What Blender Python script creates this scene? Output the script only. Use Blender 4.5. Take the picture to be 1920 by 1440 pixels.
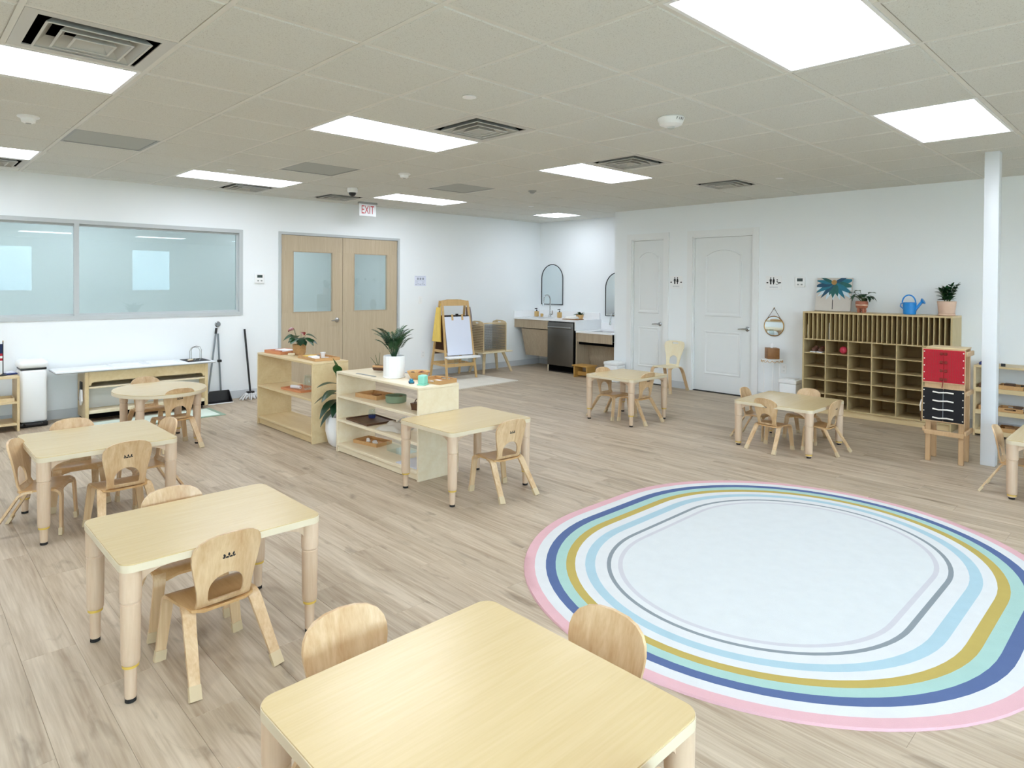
import bpy, bmesh, math, random
from mathutils import Vector, Matrix, geometry
R = math.radians
random.seed(7)
SC = bpy.context.scene
COL = SC.collection
for _o in list(bpy.data.objects):
    bpy.data.objects.remove(_o)

# ------------------------------------------------------------------ camera
F_PX, CX, CY = 1224.06, 960.0, 544.66          # focal length and principal point for a 1920x1440 frame
YAW, PITCH, ROLL = 0.76684, -0.011775, -0.007088
HC = 1.5                                        # eye height
def cam_axes():
    def ray(x, y, d):
        cr, sr = math.cos(ROLL), math.sin(ROLL)
        r = cr*x + sr*y; up = -sr*x + cr*y
        cp, sp = math.cos(PITCH), math.sin(PITCH)
        fw = d*cp - up*sp; z = d*sp + up*cp
        c, s = math.cos(YAW), math.sin(YAW)
        return Vector((c*r + s*fw, -s*r + c*fw, z))
    return ray(1, 0, 0), ray(0, 1, 0), ray(0, 0, 1)
RT, UP, FW = cam_axes()
cd = bpy.data.cameras.new('camera')
cam = bpy.data.objects.new('camera', cd); COL.objects.link(cam)
M = Matrix(((RT.x, UP.x, -FW.x, 0), (RT.y, UP.y, -FW.y, 0), (RT.z, UP.z, -FW.z, HC), (0, 0, 0, 1)))
cam.matrix_world = M
cd.sensor_fit = 'HORIZONTAL'; cd.sensor_width = 36.0
cd.lens = F_PX*36.0/1920.0
cd.shift_x = 0.0; cd.shift_y = -(720.0 - CY)/1920.0
cd.clip_start = 0.02; cd.clip_end = 200
SC.camera = cam
def to_px(p):
    v = Vector(p) - Vector((0, 0, HC))
    d = v.dot(FW)
    if d < 0.05: return None
    return (CX + F_PX*v.dot(RT)/d, CY - F_PX*v.dot(UP)/d, d)

# ------------------------------------------------------------------ world, exposure
SC.view_settings.view_transform = 'Standard'
SC.view_settings.look = 'None'
SC.view_settings.gamma = 1.0
SC.view_settings.use_curve_mapping = False
SC.view_settings.exposure = 0.70
PANEL = 7.6           # ceiling panel radiance
SC.cycles.diffuse_bounces = 7; SC.cycles.max_bounces = 14; SC.cycles.transparent_max_bounces = 24
w = bpy.data.worlds.new('sky'); SC.world = w; w.use_nodes = True
_n = w.node_tree.nodes; _n.clear()
_bg = _n.new('ShaderNodeBackground'); _out = _n.new('ShaderNodeOutputWorld'); _sky = _n.new('ShaderNodeTexSky')
_sky.sky_type = 'HOSEK_WILKIE'; _sky.turbidity = 7.5; _sky.ground_albedo = 0.4; _sky.sun_direction = (0.3, -0.5, 0.8)
_bg.inputs['Strength'].default_value = 60.0
w.node_tree.links.new(_sky.outputs[0], _bg.inputs['Color']); w.node_tree.links.new(_bg.outputs[0], _out.inputs['Surface'])

# ------------------------------------------------------------------ colours and materials
def lin(h):
    h = h.lstrip('#'); o = []
    for i in (0, 2, 4):
        c = int(h[i:i+2], 16)/255.0
        o.append(c/12.92 if c <= 0.04045 else ((c+0.055)/1.055)**2.4)
    return tuple(o) + (1.0,)
MATS = {}
def pmat(name, col, rough=0.5, metal=0.0, spec=0.5, bump=0.0, bscale=200.0, var=0.0, vscale=3.0, emit=0.0, coat=0.0):
    """plain principled material; var = soft tonal variation, bump = fine relief"""
    m = bpy.data.materials.new(name); m.use_nodes = True
    nt = m.node_tree; b = nt.nodes['Principled BSDF']
    b.inputs['Base Color'].default_value = lin(col)
    b.inputs['Roughness'].default_value = rough; b.inputs['Metallic'].default_value = metal
    b.inputs['Specular IOR Level'].default_value = spec
    if coat: b.inputs['Coat Weight'].default_value = coat
    if emit:
        b.inputs['Emission Color'].default_value = lin(col); b.inputs['Emission Strength'].default_value = emit
    tc = None
    if var or bump:
        tc = nt.nodes.new('ShaderNodeTexCoord')
    if var:
        ns = nt.nodes.new('ShaderNodeTexNoise'); ns.inputs['Scale'].default_value = vscale; ns.inputs['Detail'].default_value = 4
        nt.links.new(tc.outputs['Object'], ns.inputs['Vector'])
        mx = nt.nodes.new('ShaderNodeMix'); mx.data_type = 'RGBA'
        c = lin(col); mx.inputs[6].default_value = tuple(x*(1-var) for x in c[:3]) + (1,)
        mx.inputs[7].default_value = tuple(min(1, x*(1+var)) for x in c[:3]) + (1,)
        nt.links.new(ns.outputs['Fac'], mx.inputs[0]); nt.links.new(mx.outputs[2], b.inputs['Base Color'])
    if bump:
        nb = nt.nodes.new('ShaderNodeTexNoise'); nb.inputs['Scale'].default_value = bscale; nb.inputs['Detail'].default_value = 3
        nt.links.new(tc.outputs['Object'], nb.inputs['Vector'])
        bp = nt.nodes.new('ShaderNodeBump'); bp.inputs['Strength'].default_value = bump; bp.inputs['Distance'].default_value = 0.002
        nt.links.new(nb.outputs['Fac'], bp.inputs['Height']); nt.links.new(bp.outputs['Normal'], b.inputs['Normal'])
    MATS[name] = m
    return m
def wood(name, dark, light, axis=0, rough=0.4, grain=14.0, stretch=0.08, spec=0.5, knots=0.0, blot=0.35, coat=0.0):
    """procedural wood: streaky grain along an object axis, different on every object"""
    m = bpy.data.materials.new(name); m.use_nodes = True
    nt = m.node_tree; L = nt.links; b = nt.nodes['Principled BSDF']
    b.inputs['Roughness'].default_value = rough; b.inputs['Specular IOR Level'].default_value = spec
    if coat: b.inputs['Coat Weight'].default_value = coat; b.inputs['Coat Roughness'].default_value = 0.25
    tc = nt.nodes.new('ShaderNodeTexCoord'); oi = nt.nodes.new('ShaderNodeObjectInfo'); ge = nt.nodes.new('ShaderNodeNewGeometry')
    ad = nt.nodes.new('ShaderNodeMath'); ad.operation = 'ADD'
    L.new(oi.outputs['Random'], ad.inputs[0]); L.new(ge.outputs['Random Per Island'], ad.inputs[1])
    mu = nt.nodes.new('ShaderNodeMath'); mu.operation = 'MULTIPLY'; mu.inputs[1].default_value = 37.0; L.new(ad.outputs[0], mu.inputs[0])
    va = nt.nodes.new('ShaderNodeVectorMath'); va.operation = 'ADD'
    L.new(tc.outputs['Object'], va.inputs[0]); L.new(mu.outputs[0], va.inputs[1])
    mp = nt.nodes.new('ShaderNodeMapping'); s = [1.0, 1.0, 1.0]; s[axis] = stretch; mp.inputs['Scale'].default_value = s
    L.new(va.outputs[0], mp.inputs['Vector'])
    n1 = nt.nodes.new('ShaderNodeTexNoise'); n1.inputs['Scale'].default_value = grain; n1.inputs['Detail'].default_value = 6; n1.inputs['Roughness'].default_value = 0.6; n1.inputs['Distortion'].default_value = 0.6
    L.new(mp.outputs[0], n1.inputs['Vector'])
    n2 = nt.nodes.new('ShaderNodeTexNoise'); n2.inputs['Scale'].default_value = grain*7; n2.inputs['Detail'].default_value = 3
    L.new(mp.outputs[0], n2.inputs['Vector'])
    mixf = nt.nodes.new('ShaderNodeMix'); mixf.data_type = 'FLOAT'; mixf.inputs[0].default_value = blot
    L.new(n1.outputs['Fac'], mixf.inputs[2]); L.new(n2.outputs['Fac'], mixf.inputs[3])
    cr = nt.nodes.new('ShaderNodeValToRGB'); cr.color_ramp.elements[0].position = 0.34; cr.color_ramp.elements[1].position = 0.66
    cr.color_ramp.elements[0].color = lin(dark); cr.color_ramp.elements[1].color = lin(light)
    L.new(mixf.outputs[0], cr.inputs['Fac'])
    col = cr.outputs['Color']
    if knots:
        mp2 = nt.nodes.new('ShaderNodeMapping'); s2 = [1.0, 1.0, 1.0]; s2[axis] = 0.28; mp2.inputs['Scale'].default_value = s2
        L.new(va.outputs[0], mp2.inputs['Vector'])
        nk = nt.nodes.new('ShaderNodeTexNoise'); nk.inputs['Scale'].default_value = 9.0; nk.inputs['Detail'].default_value = 4; nk.inputs['Distortion'].default_value = 1.0
        L.new(mp2.outputs[0], nk.inputs['Vector'])
        kr = nt.nodes.new('ShaderNodeValToRGB'); kr.color_ramp.elements[0].position = 0.59; kr.color_ramp.elements[1].position = 0.76
        kr.color_ramp.elements[0].color = (1, 1, 1, 1); kr.color_ramp.elements[1].color = (1-knots, 1-knots*1.05, 1-knots*1.1, 1)
        L.new(nk.outputs['Fac'], kr.inputs['Fac'])
        mm = nt.nodes.new('ShaderNodeMix'); mm.data_type = 'RGBA'; mm.blend_type = 'MULTIPLY'; mm.inputs[0].default_value = 1.0
        L.new(col, mm.inputs[6]); L.new(kr.outputs['Color'], mm.inputs[7]); col = mm.outputs[2]
        # each board a little lighter or darker
        fr = nt.nodes.new('ShaderNodeMath'); fr.operation = 'FRACT'; L.new(ad.outputs[0], fr.inputs[0])
        mr = nt.nodes.new('ShaderNodeMapRange'); mr.inputs['To Min'].default_value = 0.93; mr.inputs['To Max'].default_value = 1.05; L.new(fr.outputs[0], mr.inputs['Value'])
        hs = nt.nodes.new('ShaderNodeHueSaturation'); L.new(mr.outputs[0], hs.inputs['Value']); L.new(col, hs.inputs['Color']); col = hs.outputs['Color']
    L.new(col, b.inputs['Base Color'])
    MATS[name] = m
    return m
def glass_mat(name, tint, refl=0.08, rough=0.0):
    m = bpy.data.materials.new(name); m.use_nodes = True
    nt = m.node_tree; nt.nodes.clear()
    o = nt.nodes.new('ShaderNodeOutputMaterial'); t = nt.nodes.new('ShaderNodeBsdfTransparent'); g = nt.nodes.new('ShaderNodeBsdfGlossy'); mx = nt.nodes.new('ShaderNodeMixShader')
    lw = nt.nodes.new('ShaderNodeLayerWeight'); pw = nt.nodes.new('ShaderNodeMath'); pw.operation = 'POWER'; pw.inputs[1].default_value = 4.5
    nt.links.new(lw.outputs['Facing'], pw.inputs[0])
    mr = nt.nodes.new('ShaderNodeMapRange'); mr.inputs['To Min'].default_value = refl; mr.inputs['To Max'].default_value = 0.85
    t.inputs['Color'].default_value = lin(tint); g.inputs['Roughness'].default_value = rough; g.inputs['Color'].default_value = (0.95, 1, 1, 1)
    L = nt.links
    L.new(pw.outputs[0], mr.inputs['Value']); L.new(mr.outputs[0], mx.inputs[0]); L.new(t.outputs[0], mx.inputs[1]); L.new(g.outputs[0], mx.inputs[2]); L.new(mx.outputs[0], o.inputs['Surface'])
    MATS[name] = m
    return m
def tile_mat():
    m = pmat('ceiling_tile', '#e4e2d8', 0.95, spec=0.1)
    nt = m.node_tree; L = nt.links; b = nt.nodes['Principled BSDF']
    tc = nt.nodes.new('ShaderNodeTexCoord'); ge = nt.nodes.new('ShaderNodeNewGeometry')
    n = nt.nodes.new('ShaderNodeTexNoise'); n.inputs['Scale'].default_value = 190; n.inputs['Detail'].default_value = 2.5; n.inputs['Roughness'].default_value = 0.75
    L.new(ge.outputs['Position'], n.inputs['Vector'])
    r = nt.nodes.new('ShaderNodeValToRGB'); e = r.color_ramp.elements
    e[0].position = 0.30; e[0].color = lin('#aaa89f'); e[1].position = 0.43; e[1].color = lin('#d9dad4')
    L.new(n.outputs['Fac'], r.inputs['Fac']); L.new(r.outputs['Color'], b.inputs['Base Color'])
    bp = nt.nodes.new('ShaderNodeBump'); bp.inputs['Strength'].default_value = 0.25; bp.inputs['Distance'].default_value = 0.002
    L.new(n.outputs['Fac'], bp.inputs['Height']); L.new(bp.outputs['Normal'], b.inputs['Normal'])
    return m
tile_mat()
pmat('wall_paint', '#eff3f5', 0.85, spec=0.2, bump=0.15, bscale=350)
pmat('trim_white', '#eceeee', 0.5, spec=0.4)
pmat('door_white', '#e6e9e9', 0.45, spec=0.4, bump=0.05, bscale=120)
pmat('baseboard', '#cdd1d5', 0.5)
pmat('grid_white', '#dddcd5', 0.5, spec=0.3)
pmat('steel_frame', '#bcc1c2', 0.45, metal=0.0)
pmat('column_white', '#dfe3e6', 0.35)
pmat('diffuser', '#ecf3ff', 0.6, emit=PANEL)
pmat('vent_metal', '#c9c8c2', 0.45)
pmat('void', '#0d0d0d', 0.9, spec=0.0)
pmat('return_grille', '#b4b8b4', 0.7, spec=0.2, bump=0.6, bscale=400)
pmat('plastic_white', '#f1f2f2', 0.35)
pmat('plastic_grey', '#9a9c9a', 0.4)
pmat('plastic_black', '#0e0e10', 0.4)
pmat('rubber', '#141414', 0.7)
pmat('red_print', '#c0373c', 0.5)
pmat('ink', '#15161a', 0.6)
pmat('ink_grey', '#9aa0ac', 0.6)
pmat('screen', '#3d4a48', 0.2)
wood('floor_oak', '#9c8972', '#cabba5', 1, 0.45, 13.0, 0.05, 0.35, knots=0.42, blot=0.36)
pmat('subfloor', '#6f655a', 0.9)
wood('table_maple', '#c9b385', '#d0bb90', 0, 0.27, 18.0, 0.05, 0.5, blot=0.55)
pmat('edge_band', '#d6c9ae', 0.4)
wood('leg_maple', '#c6ab8f', '#d4bca2', 2, 0.4, 16.0, 0.1)
wood('chair_ply', '#bb956a', '#dabf98', 2, 0.33, 17.0, 0.05, blot=0.25)
wood('chair_seat', '#b98f5a', '#cda877', 1, 0.3, 12.0, 0.07, blot=0.3)
wood('chair_pale', '#e6d6b0', '#f0e6c8', 2, 0.33, 10.0, 0.07, blot=0.3)
pmat('boot_tan', '#c9b592', 0.6)
pmat('ring_yellow', '#cfae4e', 0.45)
wood('birch', '#d0b687', '#dfcaa0', 1, 0.4, 7.0, 0.15, blot=0.25)
wood('birch_pale', '#e3d3b2', '#eee3ca', 1, 0.4, 7.0, 0.15, blot=0.25)
wood('cubby_wood', '#b59e70', '#c8b488', 2, 0.45, 8.0, 0.12)
wood('cubby_back', '#957c4c', '#a9905f', 1, 0.5, 8.0, 0.12)
wood('door_oak', '#b3a186', '#c2b298', 2, 0.45, 26.0, 0.04, blot=0.45)
wood('cab_oak', '#a3917a', '#b8a78e', 2, 0.5, 26.0, 0.05, blot=0.45)
wood('easel_wood', '#c59f68', '#d8b680', 2, 0.4, 14.0, 0.1)
wood('rack_wood', '#c4ad86', '#d7c29c', 0, 0.4, 14.0, 0.1)
wood('frame_wood', '#bd9a72', '#cfae86', 2, 0.45, 14.0, 0.1)
wood('tray_wood', '#b98c58', '#cfa470', 0, 0.45, 16.0, 0.1)
wood('dark_wood', '#4a3120', '#6a4830', 0, 0.45, 16.0, 0.1)
wood('box_wood', '#7b5129', '#9a6b38', 0, 0.5, 16.0, 0.1)
wood('stool_wood', '#b1853f', '#c79b55', 0, 0.45, 14.0, 0.1)
glass_mat('hall_glass', '#e4ecea', 0.055)
glass_mat('clear_glass', '#f8fbfb', 0.03)
glass_mat('window_glass', '#eef6f8', 0.04)
pmat('mirror', '#dfe8ea', 0.02, metal=1.0)
pmat('chrome', '#b9bcbe', 0.18, metal=1.0)
pmat('brushed_steel', '#757471', 0.36, metal=1.0, var=0.12, vscale=4)
pmat('steel_satin', '#a6a8a8', 0.3, metal=1.0)
pmat('black_metal', '#1b2226', 0.4)
pmat('quartz_white', '#f2f3f4', 0.25)
pmat('laminate_white', '#eef1f5', 0.3)
pmat('paper', '#f3f4f7', 0.8)
pmat('paper_blue', '#dfe4f3', 0.75)
pmat('terracotta', '#b9704f', 0.7, var=0.1, vscale=30)
pmat('orange_tray', '#cf8a5e', 0.55)
pmat('yellow_paper', '#e8c866', 0.6)
pmat('leaf_green', '#1f4a26', 0.4, var=0.25, vscale=25)
pmat('leaf_dark', '#173a22', 0.35, var=0.25, vscale=25)
pmat('leaf_bright', '#2f5f2c', 0.4, var=0.25, vscale=25)
pmat('leaf_red', '#7a2119', 0.3)
pmat('stem', '#46592f', 0.6)
pmat('soil', '#2b211a', 0.95)
pmat('pot_woven', '#b98f5f', 0.85, bump=1.0, bscale=90, var=0.25, vscale=60)
pmat('wicker', '#d3ab76', 0.8, bump=1.0, bscale=110, var=0.2, vscale=70)
pmat('pot_white', '#f3f4f5', 0.3)
pmat('pot_pink', '#dcbca6', 0.7, var=0.06, vscale=20)
pmat('pot_copper', '#a9654b', 0.45, var=0.15, vscale=30)
pmat('mint', '#8fd8c4', 0.35)
pmat('teal_blue', '#1483a4', 0.3)
pmat('sage', '#7c8f74', 0.55)
pmat('bag_cloth', '#c9c3b8', 0.9, bump=0.5, bscale=200)
pmat('can_blue', '#1d8bdc', 0.3)
pmat('pink_ball', '#d8415c', 0.4)
pmat('red_cloth', '#b5162c', 0.85, var=0.1, vscale=12)
pmat('black_cloth', '#0b0b10', 0.8)
pmat('white_lace', '#e9e4da', 0.7)
pmat('smock_yellow', '#e7c766', 0.8, var=0.08, vscale=14)
pmat('smock_grey', '#8f8584', 0.8)
pmat('easel_brown', '#5b3a22', 0.6)
pmat('rug_beige', '#ddd7cb', 0.95, var=0.14, vscale=5, bump=0.8, bscale=300)
pmat('mat_green', '#d7e4da', 0.9, var=0.2, vscale=9)
pmat('mat_edge', '#8fa592', 0.9)
pmat('acrylic', '#cfd3d2', 0.35, var=0.06, vscale=3)
pmat('brass', '#b08a54', 0.35, metal=1.0)
pmat('soap_amber', '#c7a468', 0.35)
pmat('towel', '#f4f3f0', 0.95, bump=0.8, bscale=300)
pmat('mop_white', '#d9dadb', 0.95)
pmat('pole_grey', '#7b8388', 0.4)
pmat('flag_blue', '#1b2a52', 0.8)
pmat('flag_red', '#b22234', 0.8)
pmat('flag_white', '#eeeeee', 0.8)
pmat('navy', '#27356b', 0.6)
pmat('shoe_brown', '#6d4a3c', 0.6)
pmat('canvas_ground', '#cfc8c0', 0.85, var=0.06, vscale=10)
pmat('paint_teal', '#1d6f86', 0.6, var=0.3, vscale=30)
pmat('paint_deep', '#1a4a66', 0.6, var=0.3, vscale=30)
pmat('paint_green', '#1f5f5c', 0.6, var=0.3, vscale=30)
pmat('paint_pale', '#c9dce6', 0.6, var=0.1, vscale=30)
pmat('paint_gold', '#a9824c', 0.6, var=0.3, vscale=60)
for _k, _c in dict(rug_pink='#d6acb1', rug_white='#d2d4d4', rug_blue='#596a92', rug_mint='#a2c2ba', rug_gold='#b5a25c', rug_sky='#a5c0ca', rug_grey='#878f94', rug_lilac='#c2c1c6', rug_centre='#ced2d2').items():
    pmat(_k, _c, 0.95, spec=0.1, var=0.05, vscale=14, bump=0.7, bscale=420)
pmat('rug_back', '#6f6a66', 0.95)
pmat('hall_paint', '#eceeee', 0.9, spec=0.1)
pmat('ground_out', '#8b8f86', 0.95)
pmat('hedge', '#3f6a36', 0.9, var=0.4, vscale=6)
pmat('facade', '#c9c4ba', 0.9, var=0.1, vscale=2)

# ------------------------------------------------------------------ mesh helpers
class MB:
    """collects shapes for ONE mesh; MB(thing) takes world coordinates of an unrotated thing"""
    def __init__(s, th=None):
        s.v = []; s.f = []; s.o = Vector(th.location) if th is not None else Vector((0, 0, 0))
    def add(s, vs, fs):
        b = len(s.v); s.v += [Vector(p) for p in vs]; s.f += [tuple(b+i for i in f) for f in fs]; return s
    def box(s, x0, x1, y0, y1, z0, z1):
        x0, x1 = min(x0, x1), max(x0, x1); y0, y1 = min(y0, y1), max(y0, y1); z0, z1 = min(z0, z1), max(z0, z1)
        return s.add([(x0,y0,z0),(x1,y0,z0),(x1,y1,z0),(x0,y1,z0),(x0,y0,z1),(x1,y0,z1),(x1,y1,z1),(x0,y1,z1)],
                     [(0,3,2,1),(4,5,6,7),(0,1,5,4),(1,2,6,5),(2,3,7,6),(3,0,4,7)])
    def rbox(s, x0, x1, y0, y1, z0, z1, r=0.004, seg=2):
        bm = bmesh.new(); bmesh.ops.create_cube(bm, size=1.0)
        for v in bm.verts:
            v.co = Vector(((x0+x1)/2 + v.co.x*abs(x1-x0), (y0+y1)/2 + v.co.y*abs(y1-y0), (z0+z1)/2 + v.co.z*abs(z1-z0)))
        r = min(r, 0.49*min(abs(x1-x0), abs(y1-y0), abs(z1-z0)))
        bmesh.ops.bevel(bm, geom=bm.edges[:], offset=r, segments=seg, profile=0.5, affect='EDGES')
        bm.verts.index_update()
        s.add([v.co.copy() for v in bm.verts], [[v.index for v in f.verts] for f in bm.faces]); bm.free(); return s
    def lathe(s, prof, cx=0, cy=0, n=20, closed=True):
        vs = []; fs = []
        for (r, z) in prof:
            for k in range(n):
                a = 2*math.pi*k/n; vs.append((cx + r*math.cos(a), cy + r*math.sin(a), z))
        for i in range(len(prof)-1):
            for k in range(n):
                a = i*n+k; b = i*n+(k+1) % n; fs.append((a, b, b+n, a+n))
        if closed:
            fs.append(tuple(reversed(range(n)))); fs.append(tuple(range((len(prof)-1)*n, len(prof)*n)))
        return s.add(vs, fs)
    def cyl(s, cx, cy, z0, z1, r0, r1=None, n=16):
        return s.lathe([(r0, z0), (r1 if r1 is not None else r0, z1)], cx, cy, n)
    def tube(s, pts, r, n=8, cap=True):
        pts = [Vector(p) for p in pts]; rs = r if isinstance(r, (list, tuple)) else [r]*len(pts)
        vs = []; fs = []; ref = None
        for i, p in enumerate(pts):
            t = (pts[min(i+1, len(pts)-1)] - pts[max(i-1, 0)]).normalized()
            if ref is None: ref = Vector((0, 0, 1)) if abs(t.z) < 0.9 else Vector((1, 0, 0))
            a = ref - t*ref.dot(t)
            if a.length < 1e-4: a = t.orthogonal()
            a.normalize(); b = t.cross(a); ref = a
            for k in range(n):
                th = 2*math.pi*k/n; vs.append(p + (a*math.cos(th) + b*math.sin(th))*rs[i])
        for i in range(len(pts)-1):
            for k in range(n):
                q = i*n+k; q2 = i*n+(k+1) % n; fs.append((q, q2, q2+n, q+n))
        if cap:
            fs.append(tuple(reversed(range(n)))); fs.append(tuple(range((len(pts)-1)*n, len(pts)*n)))
        return s.add(vs, fs)
    def strip(s, pts, wdir, width, th):
        """bent flat strip swept along pts; wdir = width direction, width number or list"""
        pts = [Vector(p) for p in pts]; ws = width if isinstance(width, (list, tuple)) else [width]*len(pts)
        vs = []; fs = []
        for i, p in enumerate(pts):
            t = (pts[min(i+1, len(pts)-1)] - pts[max(i-1, 0)]).normalized()
            wv = Vector(wdir); wv = (wv - t*wv.dot(t)).normalized(); nv = t.cross(wv)
            for a, b in ((-1, -1), (1, -1), (1, 1), (-1, 1)):
                vs.append(p + wv*(a*ws[i]/2) + nv*(b*th/2))
        for i in range(len(pts)-1):
            for k in range(4):
                q = i*4+k; q2 = i*4+(k+1) % 4; fs.append((q, q2, q2+4, q+4))
        fs.append((3, 2, 1, 0)); e = (len(pts)-1)*4; fs.append((e, e+1, e+2, e+3))
        return s.add(vs, fs)
    def prism(s, poly, a0, a1, axis='z'):
        """extrude a convex-ish 2D outline along an axis; outline is (x,y) for z, (y,z) for x, (x,z) for y"""
        def P(u, v, a): return {'z': (u, v, a), 'x': (a, u, v), 'y': (u, a, v)}[axis]
        n = len(poly); vs = [P(u, v, a0) for u, v in poly] + [P(u, v, a1) for u, v in poly]
        fs = [tuple(range(n)), tuple(range(n, 2*n))] + [(i, (i+1) % n, n+(i+1) % n, n+i) for i in range(n)]
        return s.add(vs, fs)
    def ball(s, c, r, n=12, m=8):
        rx, ry, rz = r if isinstance(r, (tuple, list)) else (r, r, r)
        vs = []; fs = []
        for i in range(m+1):
            ph = math.pi*i/m
            for k in range(n):
                th = 2*math.pi*k/n
                vs.append((c[0]+rx*math.sin(ph)*math.cos(th), c[1]+ry*math.sin(ph)*math.sin(th), c[2]-rz*math.cos(ph)))
        for i in range(m):
            for k in range(n):
                a = i*n+k; b = i*n+(k+1) % n; fs.append((a, b, b+n, a+n))
        return s.add(vs, fs)
    def plate(s, outer, holes, sp, fn, th):
        """flat plate with holes, bent by fn(u, v, offset)"""
        loops = [outer] + holes; pts = []; eds = []
        for lp in loops:
            b = len(pts); pts += [Vector(p) for p in lp]; eds += [(b+i, b+(i+1) % len(lp)) for i in range(len(lp))]
        us = [p[0] for p in outer]; vs_ = [p[1] for p in outer]
        def inside(p, lp):
            c = False; j = len(lp)-1
            for i in range(len(lp)):
                if (lp[i][1] > p[1]) != (lp[j][1] > p[1]) and p[0] < (lp[j][0]-lp[i][0])*(p[1]-lp[i][1])/(lp[j][1]-lp[i][1])+lp[i][0]: c = not c
                j = i
            return c
        def far(p):
            for lp in loops:
                for q in lp:
                    if (q[0]-p[0])**2 + (q[1]-p[1])**2 < (0.4*sp)**2: return False
            return True
        nu = int((max(us)-min(us))/sp); nv = int((max(vs_)-min(vs_))/sp)
        for i in range(1, nu+1):
            for j in range(1, nv+1):
                p = (min(us)+(i-0.5)*sp, min(vs_)+(j-0.5)*sp)
                if inside(p, outer) and not any(inside(p, h) for h in holes) and far(p): pts.append(Vector(p))
        V, E, Fc, _, _, _ = geometry.delaunay_2d_cdt(pts, eds, [], 0, 1e-6)
        tri = []
        for f in Fc:
            c = sum((V[i] for i in f), Vector((0, 0)))/len(f)
            if inside(c, outer) and not any(inside(c, h) for h in holes): tri.append(tuple(f))
        n = len(V); vv = [fn(p.x, p.y, th/2) for p in V] + [fn(p.x, p.y, -th/2) for p in V]
        fs = list(tri) + [tuple(n+i for i in reversed(f)) for f in tri]
        cnt = {}
        for f in tri:
            for i in range(len(f)):
                a, b = f[i], f[(i+1) % len(f)]; cnt[(a, b)] = 1
        for (a, b) in cnt:
            if (b, a) not in cnt: fs.append((b, a, n+a, n+b))
        return s.add(vv, fs)
    def xf(s, mat):
        s.v = [mat @ p for p in s.v]; return s
    def mesh(s, name, angle=38):
        me = bpy.data.meshes.new(name)
        me.from_pydata([p - s.o for p in s.v], [], s.f); me.update()
        bm = bmesh.new(); bm.from_mesh(me); bmesh.ops.recalc_face_normals(bm, faces=bm.faces[:]); bm.to_mesh(me); bm.free()
        me.polygons.foreach_set('use_smooth', [True]*len(me.polygons)); me.set_sharp_from_angle(angle=R(angle))
        return me
    def build(s, name, mat, parent=None, angle=38):
        me = s.mesh(name, angle)
        me.materials.append(MATS[mat] if isinstance(mat, str) else mat)
        return link(name, me, parent)
def link(name, me, parent=None):
    o = bpy.data.objects.new(name, me); COL.objects.link(o)
    if parent is not None: o.parent = parent
    return o
def tag(o, label=None, cat=None, group=None, kind=None):
    if label: o['label'] = label
    if cat: o['category'] = cat
    if group: o['group'] = group
    if kind: o['kind'] = kind
    return o
def thing(name, label, cat, loc=(0, 0, 0), rz=0.0, group=None):
    o = bpy.data.objects.new(name, None); COL.objects.link(o); o.location = loc; o.rotation_euler = (0, 0, R(rz)); o.empty_display_size = 0.05
    return tag(o, label, cat, group)
def dup(root, loc, rz, label=None, group=None, scale=1.0):
    def cp(o, par):
        c = o.copy(); COL.objects.link(c); c.parent = par
        for ch in o.children: cp(ch, c)
        return c
    r = cp(root, None); r.location = loc; r.rotation_euler = (0, 0, R(rz)); r.scale = (scale,)*3
    if label: r['label'] = label
    if group: r['group'] = group
    return r
def struct(o, label=None, cat=None):
    return tag(o, label, cat, kind='structure')
def rrect(x0, x1, y0, y1, r, n=6):
    out = []
    for cx, cy, a0 in ((x1-r, y1-r, 0), (x0+r, y1-r, 90), (x0+r, y0+r, 180), (x1-r, y0+r, 270)):
        for k in range(n+1):
            a = R(a0 + 90*k/n); out.append((cx + r*math.cos(a), cy + r*math.sin(a)))
    return out
def arc(cx, cy, r, a0, a1, n):
    return [(cx + r*math.cos(R(a0+(a1-a0)*k/n)), cy + r*math.sin(R(a0+(a1-a0)*k/n))) for k in range(n+1)]
def text_mesh(txt, size, depth=0.0004):
    cu = bpy.data.curves.new('lettering', 'FONT'); cu.body = txt; cu.size = size; cu.align_x = 'CENTER'; cu.align_y = 'CENTER'; cu.extrude = depth; cu.resolution_u = 3
    o = bpy.data.objects.new('lettering', cu); COL.objects.link(o)
    dg = bpy.context.evaluated_depsgraph_get(); me = bpy.data.meshes.new_from_object(o.evaluated_get(dg))
    bpy.data.objects.remove(o); bpy.data.curves.remove(cu)
    return me
def lettering(name, txt, size, mat, parent, mw, sx=1.0):
    me = text_mesh(txt, size); me.transform(mw @ Matrix.Diagonal((sx, 1, 1, 1))); me.materials.clear(); me.materials.append(MATS[mat])
    return link(name, me, parent)
def face_negX(x, y, z):   # text on a surface that faces -X: its reading direction runs towards -Y
    return Matrix(((0, 0, -1, x), (-1, 0, 0, y), (0, 1, 0, z), (0, 0, 0, 1)))
def face_negY(x, y, z):
    return Matrix(((1, 0, 0, x), (0, 0, -1, y), (0, 1, 0, z), (0, 0, 0, 1)))

# ================================================================== THE ROOM
ZC = 2.622                      # ceiling
YB, XR, XA = 8.437, 8.255, 8.85  # back wall, right wall, alcove wall
XL, YF = -3.80, -4.50           # left wall, wall behind the viewer
YE = 6.25                       # where the right wall ends and the alcove begins
GX, GY, GP = 1.62909, 2.71035, 0.6096   # ceiling grid
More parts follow.
